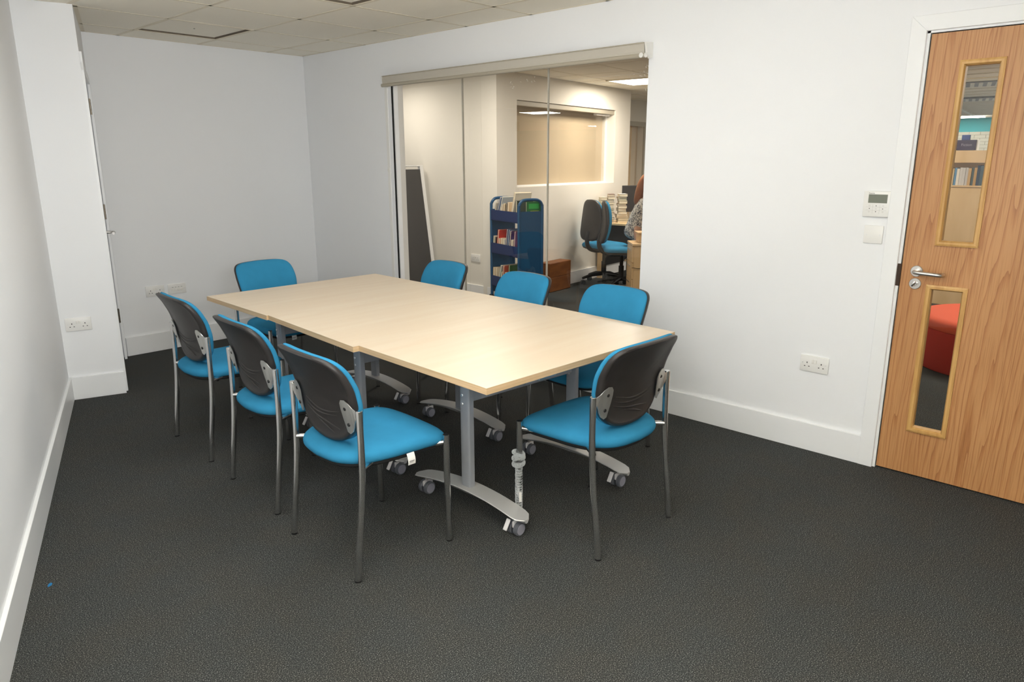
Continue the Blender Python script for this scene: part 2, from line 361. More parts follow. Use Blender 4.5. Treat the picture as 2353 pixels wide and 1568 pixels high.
for j in range(-11, 1):
    y = gy+j*.6; b1 = nb(); bm = b1; bar((max(xleft(y), -4.6), y), (0, y)); obj('grid_bar', b1, 'bar', ceil, smooth=False)
for i in range(-5, 1):
    x = gx+i*.6
    ytop = 0 if x > -1.79 else ((x+2.13)/.363-.982 if x > -2.13 else A0.y+(x-A0.x)/(.336/.942))
    b1 = nb(); bm = b1; bar((x, -7.3), (x, ytop)); obj('grid_bar', b1, 'bar', ceil, smooth=False)
# perimeter angle trims
b1 = nb(); bm = b1; bar((-.010, -7.3), (-.010, -.0), .02); bar((-1.79, -.010), (0, -.010), .02)
bar(tuple(B0+wn*.010), tuple(A0+wn*.010), .02); bar(tuple(Vector(CB)+dn*.01+dd*.02), tuple(E1+dn*.01), .03)
obj('perimeter_trim', b1, 'bar', ceil, smooth=False)
# office ceiling grid (turned with the office walls)
oa = R(6.3); oc = Vector((3.502, -.796)); ou = Vector((math.cos(oa), math.sin(oa))); ov = Vector((-ou.y, ou.x))
def g2(i, j): return oc+ou*(.63*i)+ov*(.63*j)
for i in range(-6, 5):
    for j in range(-5, 6):
        if (i, j) == (0, -1): continue
        c = g2(i+.5, j+.5)
        if c.x < .45 or c.x > 7: continue
        loc = mxw.inverted() @ Vector((c.x, c.y, 0))
        if loc.y > .3 and c.x > 1.5 and not (c.x > 4.6 and c.y < .9): continue
        put_tile(c.x, c.y, 1.05, 1.05, oa)
bm = nb()
for i in range(-6, 6):
    a, b = g2(i, -6), g2(i, 6); bar(a, b, .022) if a.x > .3 and b.x > .2 else None
for j in range(-5, 6): bar(g2(-5, j), g2(6, j), .022)
obj('office_grid', bm, 'bar', ceil, smooth=False, kind='stuff')
bm = nb(); box(bm, .01, .62, -.62, -.01, H-.012, H+.01, mx=Matrix.Translation((oc.x, oc.y, 0)) @ Matrix.Rotation(oa, 4, 'Z'))
lp = thing('ceiling_light', 'lit square panel light in the warm office ceiling behind the glass', 'light', (oc.x, oc.y, H)); 
bm.transform(Matrix.Translation((-oc.x, -oc.y, -H))); obj('diffuser', bm, 'lightp', lp, smooth=False)
bm = nb()
for (a, b) in (((0, -.63), (.63, -.63)), ((0, 0), (.63, 0)), ((0, -.63), (0, 0)), ((.63, -.63), (.63, 0))):
    box(bm, min(a[0], b[0])-.012, max(a[0], b[0])+.012, min(a[1], b[1])-.012, max(a[1], b[1])+.012, -.014, .0, mx=Matrix.Rotation(oa, 4, 'Z'))
obj('rim', bm, 'bar', lp, smooth=False)
# ceiling hatch (access panel) and recessed cassette
def hatch(i, j, label, gap, name):
    x0 = gx+i*.6; y0 = gy+j*.6
    t = thing(name, label, 'hatch' if name == 'ceiling_hatch' else 'air vent', (x0+.3, y0+.3, H))
    b = nb(); frame = .02
    for q in ((-.30, .30, -.30, -.285), (-.30, .30, .285, .30), (-.30, -.285, -.285, .285), (.285, .30, -.285, .285)): box(b, q[0], q[1], q[2], q[3], -.002, .03)
    obj('hatch_frame', b, 'bar', t, smooth=False); b = nb()
    for q in ((-.285, .285, .2835, .285), (.2835, .285, -.285, .285), (-.285, -.2835, -.285, .285)): box(b, q[0], q[1], q[2], q[3], .001, .03)
    obj('shaded_inner_face', b, mat('hatch_inner_shade', lin(120, 108, 92), .8), t, smooth=False)  # frame's inner faces coloured dark for the shade inside the recess
    b = nb(); box(b, -.283, .283, -.283, .283, .022, .03); obj('shadow_gap', b, 'gap', t, smooth=False)  # black sheet standing in for the unlit gap round the door
    b = nb(); box(b, -.282+gap, .282-gap, -.282+gap, .282-gap, .010, .022, r=.001, seg=1); d = obj('hatch_door', b, 'tile', t, smooth=False)
    if name == 'ceiling_hatch':
        b = nb(); cyl(b, (0, 0, .008), (0, 0, 1), .006, .004, 12); obj('lock', b, 'slot', d)
    return t
hatch(-2, -1, 'square access hatch with dark edges in the tiled ceiling near back wall', .010, 'ceiling_hatch')
hatch(-2, -4, 'dark edged ceiling panel cut off by the top edge of the picture', .014, 'ceiling_panel')
# ------------------------------------------------------------------ skirtings, trims
def skirt(bm, a, b, n, th=.016, h=.15):
    a = Vector(a); b = Vector(b); n = Vector(n); quadprism(bm, a, b, n*th, 0, h, .002); return bm
bm = nb(); skirt(bm, (0, -4.995), (0, 0), (-1, 0)); struct('baseboard_right', bm, 'gloss', smooth=False)
bm = nb(); skirt(bm, (-1.775, 0), (-.016, 0), (0, -1)); struct('baseboard_back', bm, 'gloss', smooth=False)
bm = nb(); skirt(bm, tuple(B0), tuple(A0-un_*-.0), tuple(wn)); struct('baseboard_left', bm, 'gloss', smooth=False)
bm = nb(); quadprism(bm, Vector(CA)+un_*.012, Vector(CB)+un_*.004, -vn*.016, 0, .15, .002); struct('baseboard_pier', bm, 'gloss', smooth=False)
bm = nb(); quadprism(bm, W2-w2d*.016, W2+w2d*2.935, w2n*.016, 0, .15); box(bm, 1.854, 1.87, -.60, 2.9, 0, .15); struct('baseboard_office', bm, 'gloss', smooth=False)
# ------------------------------------------------------------------ window_1: frameless glazing
win = thing('window_1', '', ''); del win['label'], win['category']; win['kind'] = 'structure'
b = nb(); box(b, .016, .105, WY1-.022, WY1-.001, WZ0, WZ1); obj('jamb_post', b, 'gloss', win, smooth=False)
b = nb(); box(b, .006, .016, WY1-.010, WY1-.0005, WZ0, WZ1); obj('edge_seal', b, 'gap', win, smooth=False)
b = nb(); box(b, -.012, .10, WY0, WY1, WZ0-.025, WZ0, r=.003, seg=1); obj('window_sill', b, 'gloss', win, smooth=False)
ys = [WY0+.004, -2.832, -2.012, WY1-.024]
for k in range(3):
    b = nb(); box(b, .050, .060, ys[k]+.004, ys[k+1]-.004, WZ0, WZ1-.01); obj('pane', b, 'glass', win, smooth=False)
for y in ys[1:3]:
    b = nb(); box(b, .049, .061, y-.0045, y+.0045, WZ0, WZ1-.01); obj('glass_joint', b, 'glassj', win, smooth=False)
b = nb(); box(b, -.006, -.0005, -1.205, -1.168, .45, 2.08, r=.002, seg=1); tr = struct('trim_1', b, 'white', smooth=False)
tn = thing('chain_tensioner', 'small round white blind knob on the strip left of glazing', 'knob', (-.006, -1.195, 1.438))
b = nb(); cyl(b, (0, 0, 0), (-1, 0, 0), .017, .012, 24, bev=.003); obj('disc', b, 'whiteb', tn)
# torn scraps of old tape left on the glass
random.seed(9)
b = nb()
for (yc, zc, n_, sp) in ((-2.50, 2.005, 7, .030), (-2.62, 2.03, 5, .035), (-2.72, 2.04, 3, .03), (-3.56, 2.02, 12, .035), (-3.50, 1.99, 4, .03), (-3.60, 1.93, 5, .02)):
    for k in range(n_):
        y = yc+random.uniform(-sp, sp); z = zc+random.uniform(-sp, sp); a = random.uniform(-.5, 1.4); L_ = random.uniform(.004, .014); h_ = random.uniform(.0008, .0025)
        box(b, .0485, .0495, -L_/2, L_/2, -h_/2, h_/2, mx=Matrix.Translation((0, y, z)) @ Matrix.Rotation(a, 4, 'X'))
obj('tape_residue', b, 'whiteb', win, smooth=False, kind='stuff')
# roller blind
bl = thing('roller_blind', 'rolled-up beige roller blind above the interior glazing', 'blind', (0, -2.43, 2.12))
b = nb(); cyl(b, (-.034, -1.205, .008), (0, 1, 0), .030, 2.36, 28); obj('fabric_roll', b, 'blind', bl); b = None
b = nb(); prism(b, [(-.066, .028), (-.066, -.012), (-.056, -.042), (-.050, -.042), (-.058, -.010), (-.058, .028)], -1.205, 1.205, mx=Matrix(((1, 0, 0, 0), (0, 0, 1, 0), (0, 1, 0, 0), (0, 0, 0, 1)))); obj('fabric_drop', b, 'blind', bl, smooth=False)
b = nb(); box(b, -.072, -.002, -1.20, 1.20, .028, .034, r=.001, seg=1); obj('top_cover', b, 'blindedge', bl, smooth=False)
b = nb(); cyl(b, (-.056, -1.205, -.034), (0, 1, 0), .013, 2.425, 16); obj('bottom_bar', b, 'blindedge', bl)  # bar coloured darker to put shading along the blind's lower edge
for yy in (-1.218, 1.205):
    b = nb(); prism(b, [(-.070, .033), (-.001, .038), (-.001, -.042), (-.028, -.050), (-.058, -.020)], yy-.004, yy+.010, mx=Matrix(((1, 0, 0, 0), (0, 0, 1, 0), (0, 1, 0, 0), (0, 0, 0, 1)))); e = obj('end_bracket', b, 'whiteb', bl, smooth=False)
b = nb(); cyl(b, (-.056, -1.212, -.034), (0, 1, 0), .0135, .006, 20); obj('bar_end_cap', b, 'whiteb', bl)
b = nb(); cyl(b, (-.070, -1.190, -.034), (-1, 0, 0), .014, .004, 20, bev=.001); obj('end_knob', b, 'whiteb', bl)
# ------------------------------------------------------------------ door_1 (oak)
d1 = thing('door_1', '', ''); del d1['label'], d1['category']; d1['kind'] = 'structure'
LY0, LY1 = -5.998, -5.074; VW = [(-5.370, -5.200, 1.131, 1.926), (-5.358, -5.189, .228, .949)]
b = nb()
oy0, oy1 = -5.352, -5.212
zs = [(.008, VW[1][2]+.015), (VW[1][3]-.015, VW[0][2]+.015), (VW[0][3]-.015, 2.045)]
for z0, z1 in zs: box(b, .006, .050, -5.352, -5.206, z0, z1)
box(b, .006, .050, LY0, -5.352, .008, 2.045); box(b, .006, .050, -5.206, LY1, .008, 2.045)
bmesh.ops.remove_doubles(b, verts=b.verts, dist=1e-5)
leaf = obj('door_leaf', b, 'oak', d1, smooth=False)
for (y0, y1, z0, z1) in VW:
    b = nb()
    def bead(b, y0, y1, z0, z1):
        # mitred, chamfered bead ring built as a swept profile
        P = [(y0, z0), (y1, z0), (y1, z1), (y0, z1)]; prof = [(.0, .006), (.0, -.004), (.008, -.007), (.017, -.007), (.023, .004), (.023, .040)]
        V = []
        for (yy, zz) in P:
            sy = 1 if yy == y0 else -1; sz = 1 if zz == z0 else -1
            V.append([b.verts.new((px, yy+sy*o_, zz+sz*o_)) for o_, px in prof])
        for k in range(4):
            A, B = V[k], V[(k+1) % 4]
            for q in range(len(prof)-1): b.faces.new((A[q], A[q+1], B[q+1], B[q]))
    bead(b, y0, y1, z0, z1); obj('glazing_bead', b, 'bead', d1, smooth=False)
    b = nb(); box(b, .024, .030, y0+.02, y1-.02, z0+.02, z1-.02); obj('pane', b, 'glassd', d1, smooth=False)
# lever handle, rose, thumb turn
hd = obj('door_handle', cyl(nb(), (.006, -5.140, 1.006), (-1, 0, 0), .026, .009, 32, bev=.002), 'steel', d1)
b = nb(); tube(b, smooth_path([(-.003, -5.140, 1.006), (-.035, -5.140, 1.006), (-.050, -5.146, 1.006), (-.056, -5.165, 1.005), (-.056, -5.225, 1.003), (-.052, -5.246, 1.002), (-.040, -5.254, 1.002), (-.022, -5.255, 1.002)], 5), .0095, 16); obj('lever', b, 'steel', hd)
tt = obj('thumb_turn', cyl(nb(), (.006, -5.140, .947), (-1, 0, 0), .026, .007, 32, bev=.002), 'steel', d1)
b = nb(); cyl(b, (0, -5.140, .950), (-1, 0, 0), .009, .016, 16); box(b, -.032, -.014, -.0045, .0045, -.014, .014, r=.003, mx=Matrix.Translation((0, -5.140, .950)) @ Matrix.Rotation(R(25), 4, 'X')); obj('turn_knob', b, 'chrome', tt)
# frame: lining and architrave
b = nb(); box(b, -.002, .118, -5.074+.004, DY1-.001, 0, DZ-.001); box(b, -.002, .118, DY0+.002, DY1-.001, 2.049, DZ-.001); box(b, -.002, .118, DY0+.001, DY0+.02, 0, 2.049); obj('door_lining', b, 'gloss', d1, smooth=False)
b = nb()
O = [(-4.992, 0), (-4.992, 2.123), (-6.09, 2.123), (-6.09, 0)]; I = [(-5.058, 0), (-5.058, 2.058), (-6.02, 2.058), (-6.02, 0)]
for k in range(3):
    poly = [O[k], O[k+1], I[k+1], I[k]]; prism(b, poly, -.018, 0, mx=Matrix(((0, 0, 1, 0), (1, 0, 0, 0), (0, 1, 0, 0), (0, 0, 0, 1))), r=.0015, seg=1)
obj('architrave', b, 'gloss', d1, smooth=False)
b = nb(); box(b, -.0055, .02, -5.0745, -5.0575, .93, 1.035, r=.001, seg=1); obj('keep_plate', b, mat('dark_brown_metal', lin(70, 55, 45), .4, .6), d1, smooth=False)
b = nb(); box(b, .004, .049, -5.0742, -5.0732, .01, 2.045); box(b, .012, .049, LY0, LY1, 2.0452, 2.0482); obj('door_seal', b, 'gap', d1, smooth=False)
# ------------------------------------------------------------------ door_2 (white, in the left return)
d2 = thing('door_2', '', ''); del d2['label'], d2['category']; d2['kind'] = 'structure'
def pt(s, n, z=0): q = Vector(CB)+dd*s+dn*n; return (q.x, q.y)
Ld = (E1-Vector(CB)).length
def dprism(b, s0, s1, n0, n1, z0, z1, r=0): prism(b, [pt(s0, n0), pt(s1, n0), pt(s1, n1), pt(s0, n1)], z0, z1, r); return b
obj('door_leaf', dprism(nb(), .09, Ld-.10, -.06, -.02, .008, 2.04), 'gloss', d2, smooth=False)
b = nb(); dprism(b, .035, .085, -.004, .014, 0, 2.16, .001); dprism(b, Ld-.09, Ld-.035, -.004, .014, 0, 2.10, .001); dprism(b, .035, Ld-.035, -.004, .013, 2.05, 2.10, .001); obj('architrave', b, 'gloss', d2, smooth=False)
for z in (1.86, 1.18, .46):
    b = nb(); q0 = Vector(pt(.36, .012)); 
    for k in range(5): cyl(b, (q0.x, q0.y, z-.05+k*.02), (0, 0, 1), .006, .018, 12)
    tube(b, [(q0.x, q0.y, z-.05), (q0.x, q0.y, z+.05)], .0045, 8)
    q1 = Vector(pt(.34, .004)); dprism(b, .325, .36, .0, .008, z-.05, z+.05); obj('hinge', b, 'hinge', d2)
q0 = Vector(pt(.50, -.02)); q1 = Vector(pt(.50, .045)); q2 = Vector(pt(.40, .045))
b = nb(); tube(b, smooth_path([(q0.x, q0.y, 1.03), (q1.x, q1.y, 1.03), (q2.x, q2.y, 1.03)], 6), .009, 12); obj('door_handle', b, 'steel', d2)
# ------------------------------------------------------------------ wall plates
def socket(name, label, loc, rot, dbl=True, scale=1):
    """double socket, local: face towards -Y, x along wall"""
    t = thing(name, label, 'socket', loc, rot)
    obj('face_plate', box(nb(), -.073, .073, -.010, 0, -.043, .043, r=.003), 'white', t)
    for sx in (-1, 1):
        b = nb(); c = sx*.0365
        box(b, c-.0022, c+.0022, -.0104, -.009, .001, .009); box(b, c-.0145, c-.0078, -.0104, -.009, -.0165, -.0125); box(b, c+.0078, c+.0145, -.0104, -.009, -.0165, -.0125)
        obj('pin_slots', b, 'slot', t, smooth=False)
        obj('rocker_switch', box(nb(), sx*.0075-.0055, sx*.0075+.0055, -.0135, -.009, .004, .024, r=.0015), 'whiteb', t)
        obj('screw', cyl(nb(), (sx*.060, -.0095, .003), (0, -1, 0), .0028, .0012, 12), 'zinc', t)
    return t
socket('double_socket', 'white double power socket low on right wall near the wooden door', (0, -4.722, .474), R(-90))
socket('double_socket', 'white double power socket on back wall beside the data plate', (-1.505, 0, .493), 0)
pm = Vector(CA)+un_*.105; socket('double_socket', 'white double power socket on the narrow pier at left', (pm.x, pm.y, .497), math.atan2(un_.y, un_.x))
socket('double_socket', 'white double socket seen through glazing on the far office wall', (1.87, -.25, .452), R(-90))
dp = thing('data_plate', 'white four-port data outlet plate on back wall right of socket', 'outlet', (-1.330, 0, .491))
obj('face_plate', box(nb(), -.073, .073, -.009, 0, -.041, .041, r=.003), 'white', dp)
for k in range(4):
    x = -.036+k*.024
    obj('port_shutter', box(nb(), x-.010, x+.010, -.0115, -.008, -.018, .004, r=.001), 'whiteb', dp)
    obj('port_label', box(nb(), x-.006, x+.006, -.0105, -.009, .011, .016), 'lines', dp, smooth=False)
for sx in (-1, 1): obj('screw', cyl(nb(), (sx*.062, -.0085, 0), (0, -1, 0), .003, .0012, 12), 'zinc', dp)
# thermostat (face towards -x); local frame: x = right along wall (-Y world)
th = thing('thermostat', 'white air-conditioning wall controller with grey screen beside wooden door', 'thermostat', (0, -4.935, 1.307), R(-90))
obj('case', box(nb(), -.060, .060, -.016, 0, -.060, .060, r=.004), 'white', th)
obj('screen', box(nb(), -.038, .046, -.0166, -.015, .005, .045), 'lcd', th, smooth=False)
b = nb()
for zz in (-.014, -.029): box(b, -.045, .047, -.0163, -.015, zz-.0003, zz+.0003)
for xx in (-.015, .016): box(b, xx-.0003, xx+.0003, -.0163, -.015, -.045, -.002)
obj('key_lines', b, 'lines', th, smooth=False)
def tri(b, c, d, s=.0032):
    P = {'u': [(-1, -1), (1, -1), (0, 1)], 'd': [(-1, 1), (0, -1), (1, 1)], 'l': [(1, 1), (-1, 0), (1, -1)], 'r': [(-1, 1), (-1, -1), (1, 0)]}[d]
    prism(b, [(c[0]+p*s*.8, c[1]+q*s*.8) for p, q in P], .0155, .0165, mx=Matrix(((1, 0, 0, 0), (0, 0, -1, 0), (0, 1, 0, 0), (0, 0, 0, 1))))
for c_, d_ in (((0, -.0075), 'u'), ((0, -.036), 'd'), ((-.030, -.0215), 'l'), ((.031, -.0215), 'r')):
    b = nb(); tri(b, c_, d_); obj('arrow_key', b, 'darkprint', th, smooth=False)
for (x, z) in ((-.030, -.0075), (.031, -.0075), (0, -.0215), (-.030, -.036), (.031, -.036)):
    n_ = 12; pts = [(x+.0032*math.cos(2*math.pi*k/n_), -.0162, z+.0028*math.sin(2*math.pi*k/n_)) for k in range(n_)]; b = nb(); tube(b, pts, .0004, 5, closed=True); obj('key_icon', b, 'lines', th)
text('brand_print', 'Panasonic', .0065, 'darkprint', th, Matrix.Translation((-.038, -.0163, .048)) @ Matrix.Rotation(R(90), 4, 'X'), .0001)
bp = thing('blanking_plate', 'plain white square blanking plate with two screws below wall controller', 'wall plate', (0, -4.934, 1.163), R(-90))
obj('face_plate', box(nb(), -.043, .043, -.008, 0, -.043, .043, r=.003), 'white', bp)
for sx in (-1, 1): obj('screw', cyl(nb(), (sx*.030, -.0075, -.001), (0, -1, 0), .0032, .0015, 12), 'zinc', bp)
# ------------------------------------------------------------------ stacking chair
def xprof(z):   # back shell centre-line, local x (rear foot at -.2165)
    K = [(.47, -.155), (.56, -.160), (.65, -.174), (.72, -.194), (.78, -.222), (.82, -.247), (.85, -.268)]
    if z <= K[0][0]: return K[0][1]
    for (a, x0), (b, x1) in zip(K[:-1], K[1:]):
        if z <= b:
            t = (z-a)/(b-a); t = t; return x0+(x1-x0)*t
    return K[-1][1]
HALF = smooth_path([(0, .486, 0), (.06, .490, 0), (.115, .504, 0), (.157, .532, 0), (.183, .572, 0), (.200, .620, 0), (.211, .675, 0), (.216, .730, 0), (.213, .778, 0), (.203, .812, 0), (.179, .834, 0), (.135, .844, 0), (.06, .847, 0), (0, .848, 0)], 3)
OUT = [(p.x, p.y) for p in HALF] + [(-p.x, p.y) for p in HALF[-2:0:-1]]
def shell_pt(y, z, off):
    return Vector((xprof(z)+.55*y*y+off, y, z))
def dome(scales, offs, cz=.672, sy=1, sz=1):
    rings = []
    for s, o in zip(scales, offs):
        rings.append([shell_pt(y*s*sy, cz+(z-cz)*s*sz, o) for y, z in OUT])
    return rings
def chair_mesh():
    t = thing('meeting_chair', '', 'chair')
    # cushion
    b = nb(); sc = [.93, .985, 1.0, 1.0, .965, .88, .72, .5, .28, .1]; of = [.004, .004, .010, .017, .026, .032, .035, .036, .036, .036]
    rings_mesh(b, dome(sc, of)); obj('back_cushion', b, 'blue', t, ang=60)
    # shell: open rim lip in front, bulging rear
    b = nb(); sc = [.90, .98, .993, .995, .985, .955, .90, .80, .6, .4, .2, .06]; of = [.004, .004, .001, -.008, -.018, -.0235, -.021, -.0175, -.018, -.018, -.018, -.018]
    rings_mesh(b, dome(sc, of)); sh = obj('back_shell', b, 'plastic', t, ang=60)
    # moulded creases
    b = nb()
    for (pts) in ([(.135, .612), (.06, .592), (-.02, .590), (-.10, .602)], [(.125, .590), (.05, .570), (-.03, .560), (-.105, .548)], [(.12, .628), (.03, .606), (-.05, .607), (-.12, .622)], [(.06, .562), (-.01, .545), (-.07, .525)]):
        P = smooth_path([tuple(shell_pt(y, z, -.0185)) for y, z in pts], 5); n = len(P)
        tube(b, P, [.0005+.0040*math.sin(math.pi*k/(n-1)) for k in range(n)], 6)
    obj('moulded_crease', b, 'plastic', sh)
    # seat cushion
    def so(hw_f=.236, s=1, z=0, dx=0):
        half = smooth_path([(.268, 0, 0), (.264, .11, 0), (.250, .185, 0), (.215, .226, 0), (.150, .238, 0), (.05, .234, 0), (-.05, .226, 0), (-.13, .203, 0), (-.185, .160, 0), (-.215, .10, 0), (-.226, 0, 0)], 3)
        o = [(p.x, p.y) for p in half]+[(p.x, -p.y) for p in half[-2:0:-1]]
        cx = .02
        def zz(x, y, base): 
            return base - .018*max(0, (x-.10)/.17)**2 - .012*max(0, (-x-.02)/.2)**2*0 + .010*(abs(y)/.24)**3*0
        return [Vector((cx+(x-cx)*s+dx, y*s, zz(x*s, y*s, z))) for x, y in o]
    b = nb(); L = [(.90, .424), (.97, .428), (.995, .438), (1.0, .449), (.985, .460), (.945, .469), (.87, .476), (.7, .482), (.45, .483), (.2, .483), (.05, .483)]
    rings_mesh(b, [so(s=s, z=z) for s, z in L]); seat = obj('seat', b, 'blue', t, ang=60)
    b = nb(); rings_mesh(b, [so(s=s, z=z) for s, z in [(.5, .405), (.90, .407), (.93, .414), (.93, .426)]]); obj('seat_pan', b, 'board', t, ang=40)
    # legs
    for s in (-1, 1):
        P = smooth_path([(-.2165, .246*s, .006), (-.203, .246*s, .13), (-.187, .246*s, .26), (-.176, .246*s, .38), (-.172, .246*s, .50), (-.172, .246*s, .60), (-.173, .246*s, .655)], 4)
        lg = obj('leg', tube(nb(), P, .0128, 16), 'chrome', t)
        obj('foot_cap', cyl(nb(), (-.2165, .246*s, 0), (0, 0, 1), .0134, .006, 14), 'black', lg); obj('top_cap', cyl(nb(), (-.173, .246*s, .653), (0, 0, 1), .0112, .004, 14), 'chrome', lg)
        P = smooth_path([(.2165, .245*s, .006), (.215, .245*s, .15), (.213, .245*s, .30), (.2125, .245*s, .462)], 4)
        lg = obj('leg', tube(nb(), P, .0128, 16), 'chrome', t)
        obj('foot_cap', cyl(nb(), (.2165, .245*s, 0), (0, 0, 1), .0134, .006, 14), 'black', lg); obj('top_cap', cyl(nb(), (.2125, .245*s, .460), (0, 0, 1), .0112, .004, 14), 'black', lg)
        P = smooth_path([(-.176, .240*s, .425), (-.140, .215*s, .424), (-.090, .185*s, .420), (0, .170*s, .416), (.090, .182*s, .420), (.160, .212*s, .426), (.210, .238*s, .430)], 4)
        obj('side_rail', tube(nb(), P, .0100, 12), 'chrome', t)
        # ear-shaped bracket behind the shell
        b = nb(); pl = [(.243, .632), (.228, .615), (.218, .600), (.208, .582), (.194, .562), (.178, .550), (.165, .556), (.160, .580), (.154, .612), (.150, .645), (.153, .668), (.164, .682), (.180, .684), (.197, .674), (.214, .658), (.230, .652), (.243, .650)]
        lo = []; hi = []
        for (y, z) in pl:
            q = shell_pt(min(y, .2), z, -.0265); f = max(0, (y-.205)/.038); x = q.x*(1-f)+(-.176)*f
            lo.append(b.verts.new((x-.003, y*s, z))); hi.append(b.verts.new((x, y*s, z)))
        n = len(pl); b.faces.new(lo); b.faces.new(hi[::-1])
        for k in range(n): b.faces.new((lo[k], lo[(k+1) % n], hi[(k+1) % n], hi[k]))
        bmesh.ops.triangulate(b, faces=[f for f in b.faces if len(f.verts) > 4])
        br = obj('back_bracket', b, 'aluminium', t, smooth=False)
        for (y, z) in ((.176, .650), (.180, .588)):
            q = shell_pt(y, z, -.0285); b = nb(); cyl(b, (q.x, y*s, z), (-1, 0, 0), .0075, .006, 16, bev=.002); obj('bolt', b, 'black', br)
    obj('cross_rail', tube(nb(), [(.15, -.20, .410), (.15, .20, .410)], .009, 10), 'black', t); obj('cross_rail', tube(nb(), [(-.12, -.19, .410), (-.12, .19, .410)], .009, 10), 'black', t)
    return t
GA, GB = 'blue meeting chairs with backs to the camera', 'blue meeting chairs facing the table from window side'
GRP = 'blue stacking chairs around the joined tables'
C0 = chair_mesh()
def place_chair(rear, front, ang, label, firstone=False):
    o = C0 if firstone else copy_tree(C0)
    o.location = ((rear[0]+front[0])/2, (rear[1]+front[1])/2, 0); o.rotation_euler = (0, 0, R(ang)); o['label'] = label; o['group'] = GRP
    return o
chA = place_chair((-2.375, -3.764), (-1.943, -3.782), -3.2, 'blue and black stacking chair nearest the camera on the left, white tag under seat', True)
chB = place_chair((-2.302, -3.062), (-1.870, -3.09), -4.2, 'blue and black stacking chair in middle of the left row, back to camera')
chC = place_chair((-2.246, -2.284), (-1.813, -2.31), -3.2, 'blue and black stacking chair farthest along the left row near pier')
chD = place_chair((-1.424, -4.579), (-1.398, -4.138), 88.2, 'blue and black stacking chair at near table end with netting on one leg')
chE = place_chair((-.484, -2.405), (-.915, -2.365), 174.9, 'blue chair on window side farthest from camera, before the dark screen')
chF = place_chair((-.512, -3.15), (-.943, -3.105), 174.5, 'blue chair on window side in the middle, in front of book trolley')
chG = place_chair((-.535, -3.835), (-.962, -3.80), 176, 'blue chair on window side nearest camera, in front of office desk')
chH = place_chair((-1.305, -1.425), (-1.278, -1.858), -86.5, 'blue chair at far head of table facing camera, near back wall')
def tagpiece(ch, p, rz=0):
    b = nb(); n = 6; rows = []
    for k in range(n+1):
        z = -.045*k/n; off = .010*math.sin(2.2*k/n); rows.append((off, z))
    for (y0, y1) in ((-.017, .017),):
        V = [[b.verts.new((y, -o_-e_, z)) for y in (y0, y1)] for e_ in (0,) for o_, z in rows]
        V2 = [[b.verts.new((y, -o_-.0008, z)) for y in (y0, y1)] for o_, z in rows]
        for k in range(n): b.faces.new((V[k][0], V[k][1], V[k+1][1], V[k+1][0])); b.faces.new((V2[k][1], V2[k][0], V2[k+1][0], V2[k+1][1]))
        for k in range(n): b.faces.new((V[k][0], V[k+1][0], V2[k+1][0], V2[k][0])); b.faces.new((V[k][1], V2[k][1], V2[k+1][1], V[k+1][1]))
    o = obj('care_tag', b, 'whiteb', ch, loc=p, rotz=rz); o['label'] = 'white fabric care tag'
    b = nb(); box(b, -.012, .011, -.0120, -.0113, -.0305, -.0285); box(b, -.012, .006, -.0126, -.0118, -.0345, -.0335); obj('tag_print', b, 'darkprint', o, smooth=False)
tagpiece(chA, (.045, -.236, .432)); tagpiece(chH, (.245, -.10, .428), R(90))
# ------------------------------------------------------------------ tables
def foot_mesh():
    b = nb(); n = 28; L = .345; rings = []
    for k in range(n+1):
        s = -1+2*k/n; y = s*L; zt = .130-.044*s*s; w = .046 if abs(s) < .84 else .046*math.sqrt(max(.06, 1-((abs(s)-.84)/.165)**2.4))
        th = .016+.012*(1-abs(s)); 
        rings.append([(-w, y, zt-.003), (-w+.003, y, zt), (w-.003, y, zt), (w, y, zt-.003), (w*.45, y, zt-th), (-w*.45, y, zt-th)])
    rings_mesh(b, rings); return b
def caster(parent, x, y, brake, a=0):
    c = obj('caster', None or tube(nb(), [(0, 0, .055), (0, 0, .085)], .006, 8), 'steel', parent, loc=(x, y, 0), rotz=a)
    for s in (-1, 1):
        b = nb(); tube(b, [(s*.007, 0, .030), (s*.010, 0, .030), (s*.025, 0, .030), (s*.028, 0, .030)], [.026, .030, .030, .0265], 28); obj('wheel', b, 'wheel', c)
        b = nb(); cyl(b, (s*.0275, 0, .030), (s, 0, 0), .0235, .0016, 24); obj('wheel_hub', b, 'hub', c)
    b = nb(); box(b, -.0065, .0065, -.020, .034, .034, .064, r=.004); obj('fork', b, 'lever', c)
    if brake:
        b = nb(); box(b, -.0105, .0105, -.016, .034, -.0035, .0035, r=.0032, seg=3, mx=Matrix.Translation((-.014, -.046, .046)) @ Matrix.Rotation(R(58), 4, 'X')); obj('brake_lever', b, 'lever', c)
    return c
